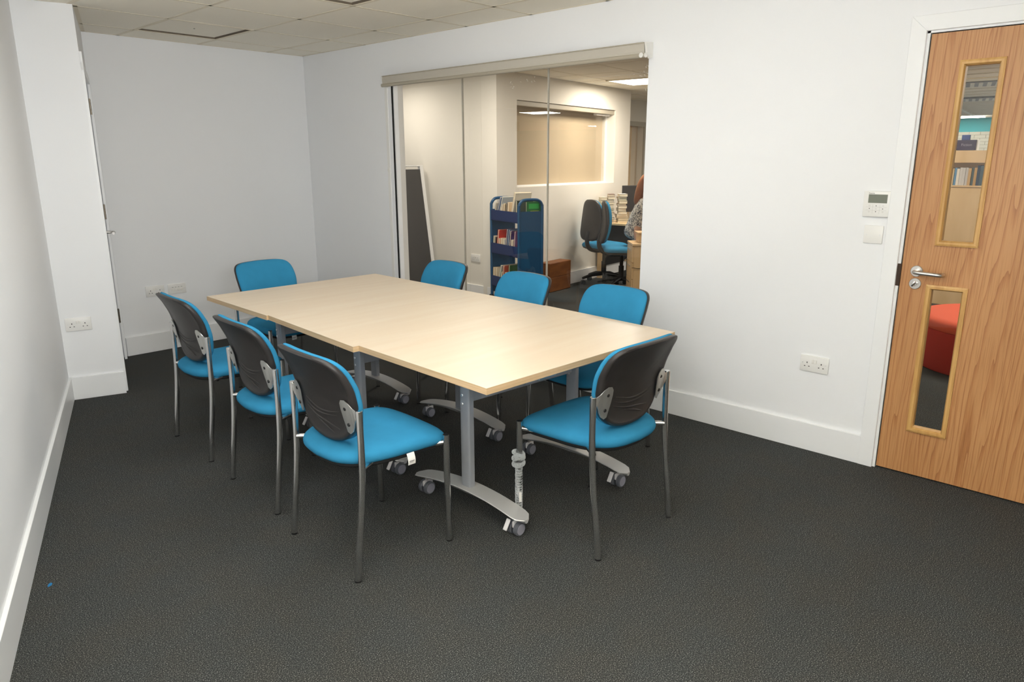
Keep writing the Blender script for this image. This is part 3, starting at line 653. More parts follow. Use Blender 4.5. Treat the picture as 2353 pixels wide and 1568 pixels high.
def table(quad, cols, label, ft, H0=.73):
    cx = sum(p[0] for p in quad)/4; cy = sum(p[1] for p in quad)/4
    t = thing('folding_table', label, 'table', (cx, cy, 0), 0, 'three maple tables pushed together')
    q = [(x-cx, y-cy) for x, y in quad]
    g = .0008
    q2 = q
    ed = obj('edge_band', prism(nb(), q2, H0-.0255, H0-.0012), 'edge', t, smooth=False)
    obj('tabletop', prism(nb(), q2, H0-.0012, H0), 'top', t, smooth=False)
    for (x, y) in cols:
        x -= cx; y -= cy
        pol = []
        for k in range(24):
            a = 2*math.pi*k/24; pol.append((x+.019*math.copysign(abs(math.cos(a))**.35, math.cos(a)), y+.029*math.copysign(abs(math.sin(a))**.9, math.sin(a))))
        c = obj('leg', prism(nb(), pol, .108, H0-.03), 'grey', t, ang=30)
        for z in (.546, .508):
            obj('bolt', cyl(nb(), (x-.0185, y+.008, z), (-1, 0, 0), .0072, .0045, 16, bev=.002), 'zinc', c)
            obj('bolt', cyl(nb(), (x+.019, y+.008, z), (1, 0, 0), .0048, .0035, 12, bev=.001), 'zinc', c)
        b = foot_mesh(); f = obj('foot', b, 'foot', t, loc=(x, y-.03*0, 0), ang=40)
        caster(f, 0, .285, False, R(-90)); caster(f, 0, -.285, True, R(-90))
    x0, x1 = cols[0][0]-cx, cols[1][0]-cx; y0, y1 = cols[0][1]-cy, cols[1][1]-cy
    quadprism(b := nb(), (x0+.018, y0-.012), (x1-.018, y1-.012), (0, .024), .512, .640, .004); obj('cross_beam', b, 'grey', t, smooth=False)
    for (x, y) in ((x0, y0), (x1, y1)):
        b = nb(); box(b, x-.025, x+.025, y-.30, y+.30, H0-.052, H0-.026, r=.003); obj('bearer', b, 'grey', t, smooth=False)
    if cols[0][1] < -3.5:
        ax0, ay0 = -1.705-cx, -4.222-cy; ax1, ay1 = -.93-cx, -4.246-cy
        quadprism(b := nb(), (ax0, ay0), (ax1, ay1), (0, .022), .652, .690, .002); obj('edge_rail', b, 'grey', t, smooth=False)
    # small linking brackets under the near edge
    for fx in (.28, .72):
        ax = q[0][0]+(q[1][0]-q[0][0])*fx; ay = q[0][1]+(q[1][1]-q[0][1])*fx
        b = nb(); box(b, ax-.05, ax+.05, ay+.012, ay+.03, H0-.038, H0-.026, r=.001); obj('link_bracket', b, 'steel', t, smooth=False)
    return t
table([(-2.018, -4.3185), (-.809, -4.356), (-.735, -3.4925), (-1.966, -3.4775)], [(-1.734, -3.912), (-1.066, -3.955)], 'maple-topped wheeled table nearest the camera with grey T legs', 0)
table([(-1.996, -3.4775), (-.742, -3.4915), (-.700, -2.61), (-1.912, -2.598)], [(-1.692, -3.075), (-1.050, -3.125)], 'middle one of the three joined maple-topped wheeled tables', 0)
table([(-1.922, -2.5978), (-.702, -2.6098), (-.671, -1.842), (-1.885, -1.823)], [(-1.640, -2.215), (-1.000, -2.245)], 'farthest of the three joined maple tables, nearest the back wall', 0)
# ------------------------------------------------------------------ netting sleeve on chair D front-left leg
random.seed(4)
import math as mt
ns = thing('mesh_sleeve', 'white protective plastic netting bunched around one chair leg at table end', 'netting')
fl = chD.matrix_basis @ Vector((.2165, .245, 0)); ns.location = (fl.x, fl.y, 0)
b = nb(); N = 14; zt = .265
for d in (-1, 1):
    for k in range(N):
        pts = []
        for j in range(46):
            z = .012+(zt-.012)*j/45; a = d*(j/45*2*math.pi*2.6)+2*math.pi*k/N; r = .0150+.0012*math.sin(z*90+k)
            pts.append((r*math.cos(a), r*math.sin(a), z))
        tube(b, pts, .0005, 4)
for k in range(21): 
    z = .016+k*.0120; tube(b, [(.0152*math.cos(a/14*2*math.pi), .0152*math.sin(a/14*2*math.pi), z) for a in range(14)], .0009, 4, closed=True)
obj('netting', b, 'mesh', ns, kind='stuff')
b = nb()
for lay, (z0, rr, tr_) in enumerate(((.275, .0225, .010), (.298, .0225, .0115), (.318, .024, .007))):
    n_ = 90
    for d in (-1, 1):
        pts = []
        for k in range(n_*3):
            a = 2*math.pi*k/(n_*3)*3; q = d*2*math.pi*k/7.3; r = rr+tr_*.6*math.cos(q)+.002*math.sin(3*a); z = z0+tr_*math.sin(q)+.006*math.cos(a+lay*2)
            pts.append((r*math.cos(a), r*math.sin(a), z))
        tube(b, pts, .0007, 4)
obj('bunched_netting', b, 'mesh', ns, kind='stuff')
b = nb(); box(b, -.006, .006, -.0175, -.0165, .10, .145, r=.0005, seg=1, mx=Matrix.Rotation(R(-25), 4, 'Z')); obj('paper_strip', b, 'whiteb', ns, smooth=False)
# blue scrap
b = nb(); pl = [(-.012, -.006), (.002, -.009), (.013, -.002), (.014, .006), (.006, .008), (-.004, .002)]
prism(b, pl, .0005, .002); tag(obj('paper_scrap', b, mat('scrap_blue', lin(0, 110, 165), .6), loc=(-3.178, -3.196, 0), rotz=R(30), smooth=False), 'tiny bright blue scrap lying on dark carpet by left skirting', 'scrap')
# ================================================================== OFFICE beyond the glass
def book(bm_parent, size, rgb, loc, rot, label, cat='book', group=None, name='book'):
    """closed book: local x = thickness, y = depth (spine at -y), z = height"""
    tx, ty, tz = size
    t = thing(name, label, cat, loc, 0, group); t.rotation_euler = rot
    b = nb(); box(b, -tx/2, -tx/2+.002, -ty/2, ty/2, 0, tz); box(b, tx/2-.002, tx/2, -ty/2, ty/2, 0, tz); box(b, -tx/2+.002, tx/2-.002, -ty/2, -ty/2+.002, 0, tz); obj('cover', b, bookmat(rgb), t, smooth=False)
    b = nb(); box(b, -tx/2+.0022, tx/2-.0022, -ty/2+.0022, ty/2-.004, .003, tz-.003); obj('pages', b, 'paper', t, smooth=False)
    return t
# window_2 : blind-covered internal window in the far wall
w2 = thing('window_2', '', ''); del w2['label'], w2['category']; w2['kind'] = 'structure'; w2.matrix_world = mxw
b = nb(); box(b, wx0-.01, wx1+.01, .185, .199, wz0-.01, wz1+.01); obj('blind', b, 'tan', w2, smooth=False)
b = nb(); box(b, wx0+.001, wx1-.001, .145, .150, wz0+.001, wz1-.001); obj('pane', b, 'glass', w2, smooth=False)
b = nb(); box(b, wx0, wx1, .12, .19, wz0, wz0+.018); box(b, wx1-.018, wx1, .13, .19, wz0, wz1); box(b, wx0, wx0+.018, .13, .19, wz0, wz1); obj('window_frame', b, 'gloss', w2, smooth=False)
b = nb(); box(b, wx0, wx1, .02, .075, wz1-.055, wz1-.002, r=.004); obj('blind_cassette', b, 'blindedge', w2, smooth=False)
b = nb(); box(b, wx1-.38, wx1-.05, .06, .11, wz1-.075, wz1-.055); obj('blind_bar', b, 'white', w2, smooth=False)
# door_3 opening in far wall
d3 = thing('door_3', '', ''); del d3['label'], d3['category']; d3['kind'] = 'structure'; d3.matrix_world = mx3
b = nb(); box(b, -.14, .50, -.02, 0, 2.03, 2.10); box(b, .45, .50, -.02, 0, 0, 2.03); obj('architrave', b, 'blindedge', d3, smooth=False)
b = nb(); box(b, -.1, .25, .10, .14, 0, 2.05); obj('door_leaf', b, 'beech', d3, smooth=False)
b = nb(); box(b, .25, .47, .11, .14, 0, 2.05); obj('door_lining', b, 'tan', d3, smooth=False)
# leaning dark screen with white frame
sc_ = thing('display_board', 'large dark glossy board in a white frame leaning behind the glazing', 'board', (1.82, .36, 0))
sc_.rotation_euler = (R(-8.3), 0, 0)
b = nb(); box(b, -.96, -.045, -.006, .002, .05, 1.43); obj('dark_panel', b, 'panel', sc_, smooth=False)
b = nb(); Z1 = 1.475
box(b, -.045, 0, -.014, .03, 0, Z1, r=.003, seg=1); box(b, -1.0, -.96, -.014, .03, 0, Z1, r=.003, seg=1); box(b, -.96, -.045, -.014, .03, Z1-.012, Z1); box(b, -.96, -.045, -.014, .03, 0, .05); obj('board_frame', b, 'gloss', sc_, smooth=False)
b = nb(); box(b, -.001, .004, .0, .014, .01, Z1-.01); obj('edge_trim', b, 'aluminium', sc_, smooth=False)
b = nb(); box(b, -.94, -.06, .002, .028, .08, 1.40); obj('back_board', b, 'board', sc_, smooth=False)
# ---- book trolley
ta = R(-16)   # long side local +y runs (sin16, cos16)
tl = thing('book_trolley', 'tall blue metal library trolley with three book shelves behind the glass', 'trolley', (1.6, -1.136, 0), ta)
TL, TW = .56, .30
for (y, nm) in ((0, 'near'), (TL, 'far')):
    # end panel: sheet plus tubular hoop
    b = nb(); box(b, .02, TW-.02, y-.004, y+.004, .13, 1.015); ep = obj('end_panel', b, 'teal', tl, smooth=False)
    hoop = smooth_path([(.012, y, .10), (.012, y, .60), (.012, y, 1.03), (.018, y, 1.08), (.045, y, 1.115), (.09, y, 1.128), (TW-.09, y, 1.128), (TW-.045, y, 1.115), (TW-.018, y, 1.08), (TW-.012, y, 1.03), (TW-.012, y, .60), (TW-.012, y, .10)], 5)
    obj('end_hoop', tube(nb(), hoop, .0155, 12), 'teal', tl)
LEV = [1.010, .665, .315]
for z in LEV:
    # trough shelf: front lip (towards -x) low base
    b = nb(); box(b, .0, .004, .012, TL-.012, z-.110, z); box(b, .0, TW, .012, TL-.012, z-.110, z-.102); box(b, TW-.004, TW, .012, TL-.012, z-.125, z-.02); obj('shelf', b, 'navy', tl, smooth=False)
for (x, y) in ((.02, .0), (TW-.02, 0), (.02, TL), (TW-.02, TL)):
    b = nb(); tube(b, [(x, y, .10), (x, y, .14)], .010, 10); c = obj('caster', b, 'steel', tl)
    b = nb(); cyl(b, (x-.012, y+.02, .05), (1, 0, 0), .05, .024, 20); obj('wheel', b, 'black', c)
tm = tl.matrix_basis.copy(); tm = Matrix.Translation((1.6, -1.136, 0)) @ Matrix.Rotation(ta, 4, 'Z')
TB = [  # level, list of (y, thickness, height, lean deg, rgb, desc)
 (0, [(.50, .018, .17, 14, (200, 190, 170), 'thin cream book leaning at far end of the trolley top shelf'),
      (.46, .022, .24, 22, (70, 110, 170), 'tall pale blue book leaning on the trolley top shelf'),
      (.42, .020, .245, 22, (176, 190, 205), 'tall pale grey book leaning on the trolley top shelf'),
      (.36, .030, .16, 8, (235, 225, 205), 'small white paperback on the trolley top shelf'),
      (.31, .030, .165, 8, (205, 180, 140), 'small tan paperback on the trolley top shelf'),
      (.265, .020, .17, 6, (40, 38, 40), 'small black paperback on the trolley top shelf'),
      (.225, .030, .18, 6, (225, 200, 165), 'cream paperback on the trolley top shelf'),
      (.16, .034, .285, 16, (240, 232, 215), 'large white hardback standing proud on the trolley top shelf'),
      (.05, .026, .20, 0, (60, 75, 60), 'dark green book behind trolley end panel, top shelf')]),
 (1, [(.52, .020, .14, 5, (220, 212, 190), 'cream paperback at far end of the trolley middle shelf'),
      (.49, .016, .13, 5, (60, 50, 45), 'thin dark paperback on the trolley middle shelf'),
      (.45, .026, .20, 10, (205, 45, 25), 'bright red book with yellow letters on trolley middle shelf'),
      (.405, .030, .125, 4, (222, 170, 140), 'peach paperback on the trolley middle shelf'),
      (.36, .030, .13, 4, (228, 208, 180), 'sand coloured paperback on the trolley middle shelf'),
      (.315, .034, .125, 4, (236, 228, 210), 'white paperback on the trolley middle shelf'),
      (.27, .022, .215, 9, (28, 55, 130), 'tall royal blue book on the trolley middle shelf'),
      (.235, .016, .21, 9, (130, 160, 190), 'tall grey blue book on the trolley middle shelf'),
      (.20, .024, .205, 9, (90, 60, 120), 'tall purple book on the trolley middle shelf'),
      (.15, .034, .13, 5, (238, 230, 212), 'fat white paperback on the trolley middle shelf'),
      (.105, .020, .205, 7, (160, 95, 130), 'mauve book beside trolley end panel, middle shelf')]),
 (2, [(.52, .040, .15, 3, (205, 178, 135), 'fat tan book at far end of the trolley bottom shelf'),
      (.475, .030, .15, 3, (225, 205, 175), 'cream paperback on the trolley bottom shelf'),
      (.43, .024, .19, 18, (200, 215, 215), 'pale grey transparent folder on the trolley bottom shelf'),
      (.385, .034, .13, 14, (95, 140, 110), 'sea green paperback on the trolley bottom shelf'),
      (.33, .026, .185, 6, (190, 75, 45), 'red and white book on the trolley bottom shelf'),
      (.28, .030, .13, 5, (215, 185, 140), 'tan paperback on the trolley bottom shelf'),
      (.225, .020, .20, 8, (70, 110, 60), 'tall green book on the trolley bottom shelf'),
      (.17, .030, .14, 4, (230, 222, 205), 'white paperback on the trolley bottom shelf')])]
for lv, L_ in TB:
    for (y, tx, tz, lean, rgb, lab) in L_:
        tz *= 1.06 if lv == 0 else 1.24; dep = .15 if tz < .21 else .19
        base = tm @ Vector((.012+dep/2, y, LEV[lv]-.101))
        # book local: x thickness -> trolley y ; spine (-y) faces +x (fore edges towards viewer)
        o = book(None, (tx, dep, tz), rgb, base, (0, 0, 0), lab, 'book', 'library books on the blue trolley')
        o.matrix_basis = Matrix.Translation(base) @ Matrix.Rotation(ta+R(90), 4, 'Z') @ Matrix.Rotation(R(-lean), 4, 'Y')
        if 'bright red' in lab:
            # cover print on the face that shows
            text('cover_print', 'Ch\nFo', .045, mat_y if False else 'signyellow' if 'signyellow' in M else M.setdefault('signyellow', mat('yellow_print', lin(240, 190, 40), .6)) and 'signyellow', o, Matrix.Translation((tx/2+.0003, dep/2-.02, tz-.05)) @ Matrix.Rotation(R(-90), 4, 'Z') @ Matrix.Rotation(R(90), 4, 'X') @ Matrix.Rotation(0, 4, 'Y'))
# green and yellow book seen through the hoop
o = book(None, (.03, .17, .20), (40, 130, 60), (0, 0, 0), (0, 0, 0), 'green and yellow book facing out of the trolley hoop', 'book', 'library books on the blue trolley')
o.matrix_basis = Matrix.Translation(tm @ Vector((.20, .035, LEV[0]-.101))) @ Matrix.Rotation(ta+R(90), 4, 'Z')
b = nb(); box(b, -.0155, -.0150, -.06, .06, .13, .18); obj('cover_panel', b, bookmat((60, 200, 90)), o, smooth=False)
b = nb(); 
for k in range(4): box(b, -.0155, -.0150, -.06, .05-.01*(k % 2), .06+k*.014, .068+k*.014)
obj('cover_stripe', b, bookmat((210, 200, 50)), o, smooth=False)
# ---- brown cabinet + stool behind trolley
cb = thing('brown_cabinet', 'low brown wooden two-drawer box cabinet against the office wall', 'cabinet', (2.58, -.57, 0), math.atan2(.11, 1)); 
b = nb(); box(b, .06, .52, -.10, .05, 0, .345, r=.003, seg=1); obj('body', b, 'brown', cb, smooth=False)
for z0 in (.006, .176): obj('drawer', box(nb(), .062, .518, -.108, -.10, z0, z0+.165, r=.002, seg=1), 'brown', cb, smooth=False)
hv = thing('paper_stack', 'cream stack of papers on a dark crate behind the blue trolley', 'papers', (2.34, -.60, .34))
for k in range(4): obj('paper_sheet_pack', box(nb(), -.11+.004*k, .11-.003*k, -.09, .09, .012*k, .012*k+.011, mx=Matrix.Rotation(R(6+3*k), 4, 'Z')), 'paper', hv, smooth=False)
cr_ = thing('crate', 'dark plastic crate under papers behind the blue trolley', 'crate', (2.34, -.60, 0))
b = nb(); box(b, -.13, .13, -.10, .10, .0, .04); box(b, -.13, -.12, -.10, .10, .04, .34); box(b, .12, .13, -.10, .10, .04, .34); box(b, -.12, .12, -.10, -.09, .04, .34); box(b, -.12, .12, .09, .10, .04, .34); obj('body', b, 'board', cr_, smooth=False)
for k in range(3): obj('crate_rib', box(nb(), -.135, .135, -.106, -.10, .07+.09*k, .09+.09*k), 'hub', cr_, smooth=False)
b = nb(); box(b, -.12, .12, -.09, .09, .30, .339); obj('lid', b, 'hub', cr_, smooth=False)
# ---- desk
dk = thing('office_desk', 'beech office desk with piles of books against the far office wall', 'desk', (3.95, -.36, 0), math.atan2(.11, 1))
b = nb(); box(b, -.05, 1.5, -.66, -.02, .705, .73, r=.002, seg=1); obj('desk_top', b, 'beech', dk, smooth=False)
b = nb(); box(b, .0, .022, -.10, -.03, 0, .705); obj('end_panel', b, 'beech', dk, smooth=False)
b = nb(); box(b, 1.47, 1.495, -.60, -.03, 0, .705); obj('end_panel', b, 'beech', dk, smooth=False)
b = nb(); box(b, .022, 1.47, -.06, -.045, .15, .705); obj('under_desk_shade', b, 'board', dk, smooth=False)  # dark sheet added to stand for the shadow under the desk
dm = dk.matrix_basis.copy(); dm = Matrix.Translation((3.95, -.36, 0)) @ Matrix.Rotation(math.atan2(.11, 1), 4, 'Z')
random.seed(11)
def lying(loc, wx, dy, th, rgb, rz, lab):
    t = thing('book', lab, 'book', loc, 0, 'books piled on the office desk'); t.matrix_basis = Matrix.Translation(loc) @ Matrix.Rotation(rz, 4, 'Z')
    b = nb(); box(b, -wx/2, wx/2, -dy/2, dy/2, 0, .002); box(b, -wx/2, wx/2, -dy/2, dy/2, th-.002, th); box(b, wx/2-.002, wx/2, -dy/2, dy/2, .002, th-.002); obj('cover', b, bookmat(rgb), t, smooth=False)
    b = nb(); box(b, -wx/2+.003, wx/2-.0022, -dy/2+.003, dy/2-.003, .0022, th-.0022); obj('pages', b, 'paper', t, smooth=False)
CV = [(232, 224, 205), (90, 110, 90), (220, 214, 200), (120, 70, 60), (235, 230, 220), (70, 75, 85), (215, 200, 160), (240, 236, 226)]
piles = [('left pile on the desk', .005, -.085, 9, .085, .037), ('middle pile on the desk', .065, -.165, 12, .09, .031), ('right pile on the desk', .165, -.275, 12, .11, .031)]
ORD = ['bottom', 'second', 'third', 'fourth', 'fifth', 'sixth', 'seventh', 'eighth', 'ninth', 'tenth', 'eleventh', 'twelfth', 'thirteenth']
for pn, px, py, n, ww, th0 in piles:
    z = .731
    for k in range(n):
        th = th0*random.uniform(.75, 1.2); base = dm @ Vector((px+random.uniform(-.006, .006)+(.02 if k < 3 and px > .15 else 0), py+random.uniform(-.01, .01), 0))
        wdt = ww*(1.3 if k < 4 and px > .15 else 1)*random.uniform(.92, 1.03)
        lying(Vector((base.x, base.y, z)), wdt, .10 if px < .15 else .14, th, CV[(k*3+int(px*40)) % 8], math.atan2(.11, 1)+R(random.uniform(-55, -47)) if px > .01 else math.atan2(.11, 1)+R(-40), 'pale-edged book, %s from the desk in the %s' % (ORD[k], pn))
        z += th+.0006
        if z > 1.11: break
# monitor and mouse mat
F = Vector((.68, -.73, 0)).normalized(); Lf = Vector((.73, .68, 0)).normalized()
mo = thing('computer_monitor', 'black flat computer monitor on the office desk seen from an angle', 'monitor'); 
mo.matrix_basis = Matrix.Translation((4.47, -.70, .731)) @ Matrix.Rotation(R(-42), 4, 'Z')
b = nb(); box(b, -.26, .26, -.02, .02, .12, .46, r=.006); obj('housing', b, 'black', mo)
b = nb(); box(b, -.25, .25, -.0215, -.0195, .13, .45); obj('screen', b, 'panel', mo, smooth=False)
b = nb(); box(b, -.03, .03, -.005, .03, .01, .2, r=.003); box(b, -.11, .11, -.09, .09, 0, .012, r=.003); obj('stand', b, 'black', mo)
mt_ = dm @ Vector((.26, -.52, 0)); kb = thing('keyboard', 'flat black keyboard at the edge of the office desk', 'keyboard'); kb.matrix_basis = Matrix.Translation((mt_.x, mt_.y, .731)) @ Matrix.Rotation(R(-50), 4, 'Z')
b = nb(); box(b, -.17, .17, -.07, .07, 0, .012, r=.004); obj('body', b, 'black', kb)
b = nb()
for r_ in range(4):
    for c_ in range(12): box(b, -.16+c_*.0265, -.14+c_*.0265, -.055+r_*.028, -.033+r_*.028, .012, .016)
obj('keys', b, 'board', kb, smooth=False, kind='stuff')
# ---- office chairs
def office_chair(loc, ang, label, first=None):
    t = thing('office_chair', label, 'chair', loc, ang, 'swivel chairs at the office desk')
    def sq(hw, hd, r=.4, n=24):
        o = []
        for k in range(n):
            a = 2*math.pi*k/n; o.append((hd*math.copysign(abs(math.cos(a))**r, math.cos(a)), hw*math.copysign(abs(math.sin(a))**r, math.sin(a))))
        return o
    S_ = sq(.235, .225)
    rings_mesh(b := nb(), [[(x*s, y*s, z) for x, y in S_] for s, z in ((.9, .455), (.98, .462), (1, .482), (.96, .505), (.85, .515), (.5, .518), (.1, .518))]); obj('seat', b, 'blue', t, ang=60)
    rings_mesh(b := nb(), [[(x*s, y*s, z) for x, y in S_] for s, z in ((.3, .425), (.85, .435), (.96, .45), (.96, .46))]); obj('seat_pan', b, 'black', t, ang=60)
    # back: tall panel, curved
    def bp_(s, o_):
        r = []
        for k in range(28):
            a = 2*math.pi*k/28; y = .205*s*math.copysign(abs(math.sin(a))**.55, math.sin(a)); z = .80+.25*s*math.copysign(abs(math.cos(a))**.6, math.cos(a))
            y *= (1-.25*max(0, (z-.8)/.25)); x = -.235+.05*math.sin((z-.62)*5)-.10*max(0, z-.75)+.5*y*y*.6+o_; r.append((x, y, z))
        return r
    rings_mesh(b := nb(), [bp_(s, o_) for s, o_ in ((.95, .0), (.99, .008), (.98, .022), (.93, .035), (.8, .042), (.4, .044), (.05, .044))]); obj('back_cushion', b, 'blue', t, ang=60)
    rings_mesh(b := nb(), [bp_(s, o_) for s, o_ in ((.9, .0), (1, .002), (1.0, -.012), (.96, -.026), (.85, -.036), (.4, -.04), (.05, -.04))]); obj('back_shell', b, 'plastic', t, ang=60)
    b = nb(); tube(b, smooth_path([(-.25, 0, .66), (-.275, 0, .56), (-.25, 0, .47), (-.15, 0, .425), (0, 0, .42)], 5), .028, 12); obj('back_bar', b, 'black', t)
    b = nb(); cyl(b, (0, 0, .10), (0, 0, 1), .032, .18, 16); cyl(b, (0, 0, .27), (0, 0, 1), .022, .16, 16); obj('gas_lift', b, 'black', t)
    b = nb(); tube(b, smooth_path([(.02, 0, .42), (.03, -.16, .42), (.02, -.24, .40), (.0, -.27, .385)], 4), .006, 8); cyl(b, (.0, -.27, .385), (0, -1, 0), .012, .04, 10); obj('lever', b, 'chrome', t)
    for k in range(5):
        a = 2*math.pi*k/5+.35; d = Vector((math.cos(a), math.sin(a), 0))
        b = nb(); tube(b, [d*.02+Vector((0, 0, .125)), d*.15+Vector((0, 0, .115)), d*.26+Vector((0, 0, .085)), d*.285+Vector((0, 0, .075))], [.026, .022, .016, .014], 10); st = obj('base_leg', b, 'black', t)
        b = nb(); n_ = Vector((-d.y, d.x, 0)); cyl(b, tuple(d*.275-n_*.022+Vector((0, 0, .027))), tuple(n_), .027, .044, 16); obj('caster', b, 'black', st)
    return t
fa = math.atan2(F.y, F.x)
office_chair((3.465, -1.11, 0), fa, 'blue swivel office chair the seated woman sits on, beside beech pedestal')
office_chair((3.655, -.715, 0), fa+R(32), 'dark-backed swivel office chair left of the one the woman sits on')
# ---- pedestal with box, cable
pd = thing('drawer_pedestal', 'beech drawer pedestal at right edge of glazing, box on top', 'pedestal', (3.045, -1.56, 0), fa)
# local x = image right, y = away
b = nb(); box(b, 0, .55, 0, .36, 0, .585); obj('body', b, 'beech', pd, smooth=False)
b = nb(); box(b, -.02, .57, -.012, .37, .586, .61, r=.002, seg=1); obj('pedestal_top', b, 'beech', pd, smooth=False)
for z0, z1 in ((.01, .21), (.215, .395), (.40, .58)): 
    dr = obj('drawer', box(nb(), -.018, -.001, .002, .36, z0, z1, r=.001, seg=1), 'beech', pd, smooth=False)
    obj('handle', box(nb(), -.026, -.018, .12, .30, z1-.05, z1-.04), 'steel', dr, smooth=False)
pdm = Matrix.Translation((3.045, -1.56, 0)) @ Matrix.Rotation(fa, 4, 'Z')
bx = thing('wooden_box', 'small open beech box standing on the drawer pedestal', 'box'); bx.matrix_basis = pdm @ Matrix.Translation((.07, .10, .611))
b = nb(); box(b, 0, .30, 0, .01, 0, .10); box(b, 0, .01, .01, .2, 0, .10); box(b, .29, .3, .01, .2, 0, .10); box(b, .0, .3, .2, .21, 0, .10); box(b, -.02, .32, -.01, .22, .10, .115, r=.001, seg=1); obj('body', b, 'beech', bx, smooth=False)
rd = thing('cable_adapter', 'small black upright adapter beside the box on the pedestal', 'adapter'); rd.matrix_basis = pdm @ Matrix.Translation((.165, .02, .611))
b = nb(); box(b, 0, .05, 0, .05, 0, .105, r=.004); obj('body', b, 'black', rd)
cbk = nb(); P = smooth_path([(.165, .02, .70), (.14, .0, .69), (.115, -.018, .655), (.10, -.022, .62), (.095, -.022, .58), (.10, -.006, .54), (.13, -.006, .47), (.115, -.006, .40), (.10, -.006, .345), (.05, -.006, .335), (0, -.012, .345), (-.02, -.022, .345)], 6)
tube(cbk, P, .0028, 8); c_ = obj('cable', cbk, 'black', None); c_.matrix_basis = pdm; tag(c_, 'thin black cable hanging down the side of the beech pedestal', 'cable')
# ---- seated person
def skin_mesh(name, chains, m, parent, sub=2, ang=None):
    me = bpy.data.meshes.new(name); V = []; E_ = []; Rr = []
    idx = {}
    for ch in chains:
        prev = None
        for p, r in ch:
            k = tuple(round(c, 4) for c in p)
            if k not in idx: idx[k] = len(V); V.append(p); Rr.append(r)
            if prev is not None and prev != idx[k]: E_.append((prev, idx[k]))
            prev = idx[k]
    me.from_pydata(V, E_, []); o = bpy.data.objects.new(name, me); COL.objects.link(o)
    md = o.modifiers.new('s', 'SKIN'); md.use_smooth_shade = True
    for i, r in enumerate(Rr): me.skin_vertices[0].data[i].radius = (r, r) if not isinstance(r, tuple) else r
    me.skin_vertices[0].data[0].use_root = True
    s_ = o.modifiers.new('u', 'SUBSURF'); s_.levels = sub; s_.render_levels = sub
    bpy.context.view_layer.update(); dg = bpy.context.evaluated_depsgraph_get()
    m2 = bpy.data.meshes.new_from_object(o.evaluated_get(dg)); m2.name = name; bpy.data.objects.remove(o)
    m2.materials.clear(); m2.materials.append(M[m]); m2.polygons.foreach_set('use_smooth', [True]*len(m2.polygons))
    o = bpy.data.objects.new(name, m2); COL.objects.link(o)
    if parent: o.parent = parent
    return o
pe = thing('person', 'seated person with long auburn hair, patterned top and dark trousers at the desk', 'person')
pe.matrix_basis = Matrix.Translation((3.56, -1.20, .012)) @ Matrix.Rotation(fa, 4, 'Z')   # local x forward, y left
hip = (0, 0, .60)
body = [[((0, 0, .60), .11), ((.05, 0, .78), .105), ((.11, 0, .98), .11), ((.14, 0, 1.06), .06), ((.155, 0, 1.12), .045), ((.175, 0, 1.17), .052), ((.185, 0, 1.235), .085), ((.175, 0, 1.30), .080)],
        [((.11, 0, .98), .11), ((.12, .155, 1.02), .05), ((.13, .20, .88), .04), ((.16, .22, .76), .036), ((.30, .20, .77), .030), ((.40, .17, .78), .022), ((.44, .165, .78), .026)],
        [((.11, 0, .98), .11), ((.12, -.155, 1.02), .05), ((.13, -.20, .88), .04), ((.16, -.22, .76), .036), ((.30, -.20, .77), .030), ((.40, -.17, .78), .022), ((.44, -.165, .78), .026)],
        [((0, 0, .60), .11), ((.05, .10, .59), .08), ((.40, .12, .585), .058), ((.43, .12, .50), .05), ((.41, .12, .30), .045), ((.40, .12, .09), .032), ((.46, .12, .045), .030)],
        [((0, 0, .60), .11), ((.05, -.10, .59), .08), ((.40, -.12, .585), .058), ((.43, -.12, .50), .05), ((.41, -.12, .30), .045), ((.40, -.12, .09), .032), ((.46, -.12, .045), .030)]]
bd = skin_mesh('body', body, 'skin', pe)
for s in (-1, 1):
    for k in range(4):
        y = s*.165+(-.021+.014*k); L_ = (.060, .070, .066, .052)[k]
        skin_mesh('finger', [[((.445, s*.165+(-.010+.007*k), .78), .010), ((.47, y, .782), .0085), ((.47+L_*.6, y, .775), .0078), ((.47+L_, y, .762), .0065)]], 'skin', bd, 1)
    skin_mesh('thumb', [[((.43, s*.15, .775), .011), ((.45, s*.13, .77), .009), ((.475, s*.122, .763), .0075)]], 'skin', bd, 1)
    b = nb(); bmesh.ops.create_uvsphere(b, u_segments=12, v_segments=8, radius=.011, matrix=Matrix.Translation((.262, s*.032, 1.262))); obj('eye', b, 'eye', bd)
    b = nb(); bmesh.ops.create_uvsphere(b, u_segments=12, v_segments=8, radius=.028, matrix=Matrix.Translation((.18, s*.082, 1.245)) @ Matrix.Diagonal((.6, .35, 1, 1))); obj('ear', b, 'skin', bd)
skin_mesh('nose', [[((.255, 0, 1.268), .010), ((.278, 0, 1.232), .014), ((.262, 0, 1.222), .010)]], 'skin', bd, 1)
b = nb(); bmesh.ops.create_uvsphere(b, u_segments=12, v_segments=8, radius=.02, matrix=Matrix.Translation((.258, 0, 1.195)) @ Matrix.Diagonal((.5, 1, .35, 1))); obj('mouth', b, 'lip', bd)
skin_mesh('patterned_top', [[((-.02, 0, .57), .150), ((.03, 0, .72), .135), ((.08, 0, .86), .130), ((.115, 0, .98), .120), ((.135, 0, 1.045), .075)],
        [((.115, 0, .98), .120), ((.12, .16, 1.015), .068), ((.12, .215, .88), .056), ((.15, .23, .755), .050), ((.26, .215, .765), .045)],
        [((.115, 0, .98), .120), ((.12, -.16, 1.015), .068), ((.12, -.215, .88), .056), ((.15, -.23, .755), .050), ((.26, -.215, .765), .045)]], 'pattern', pe)
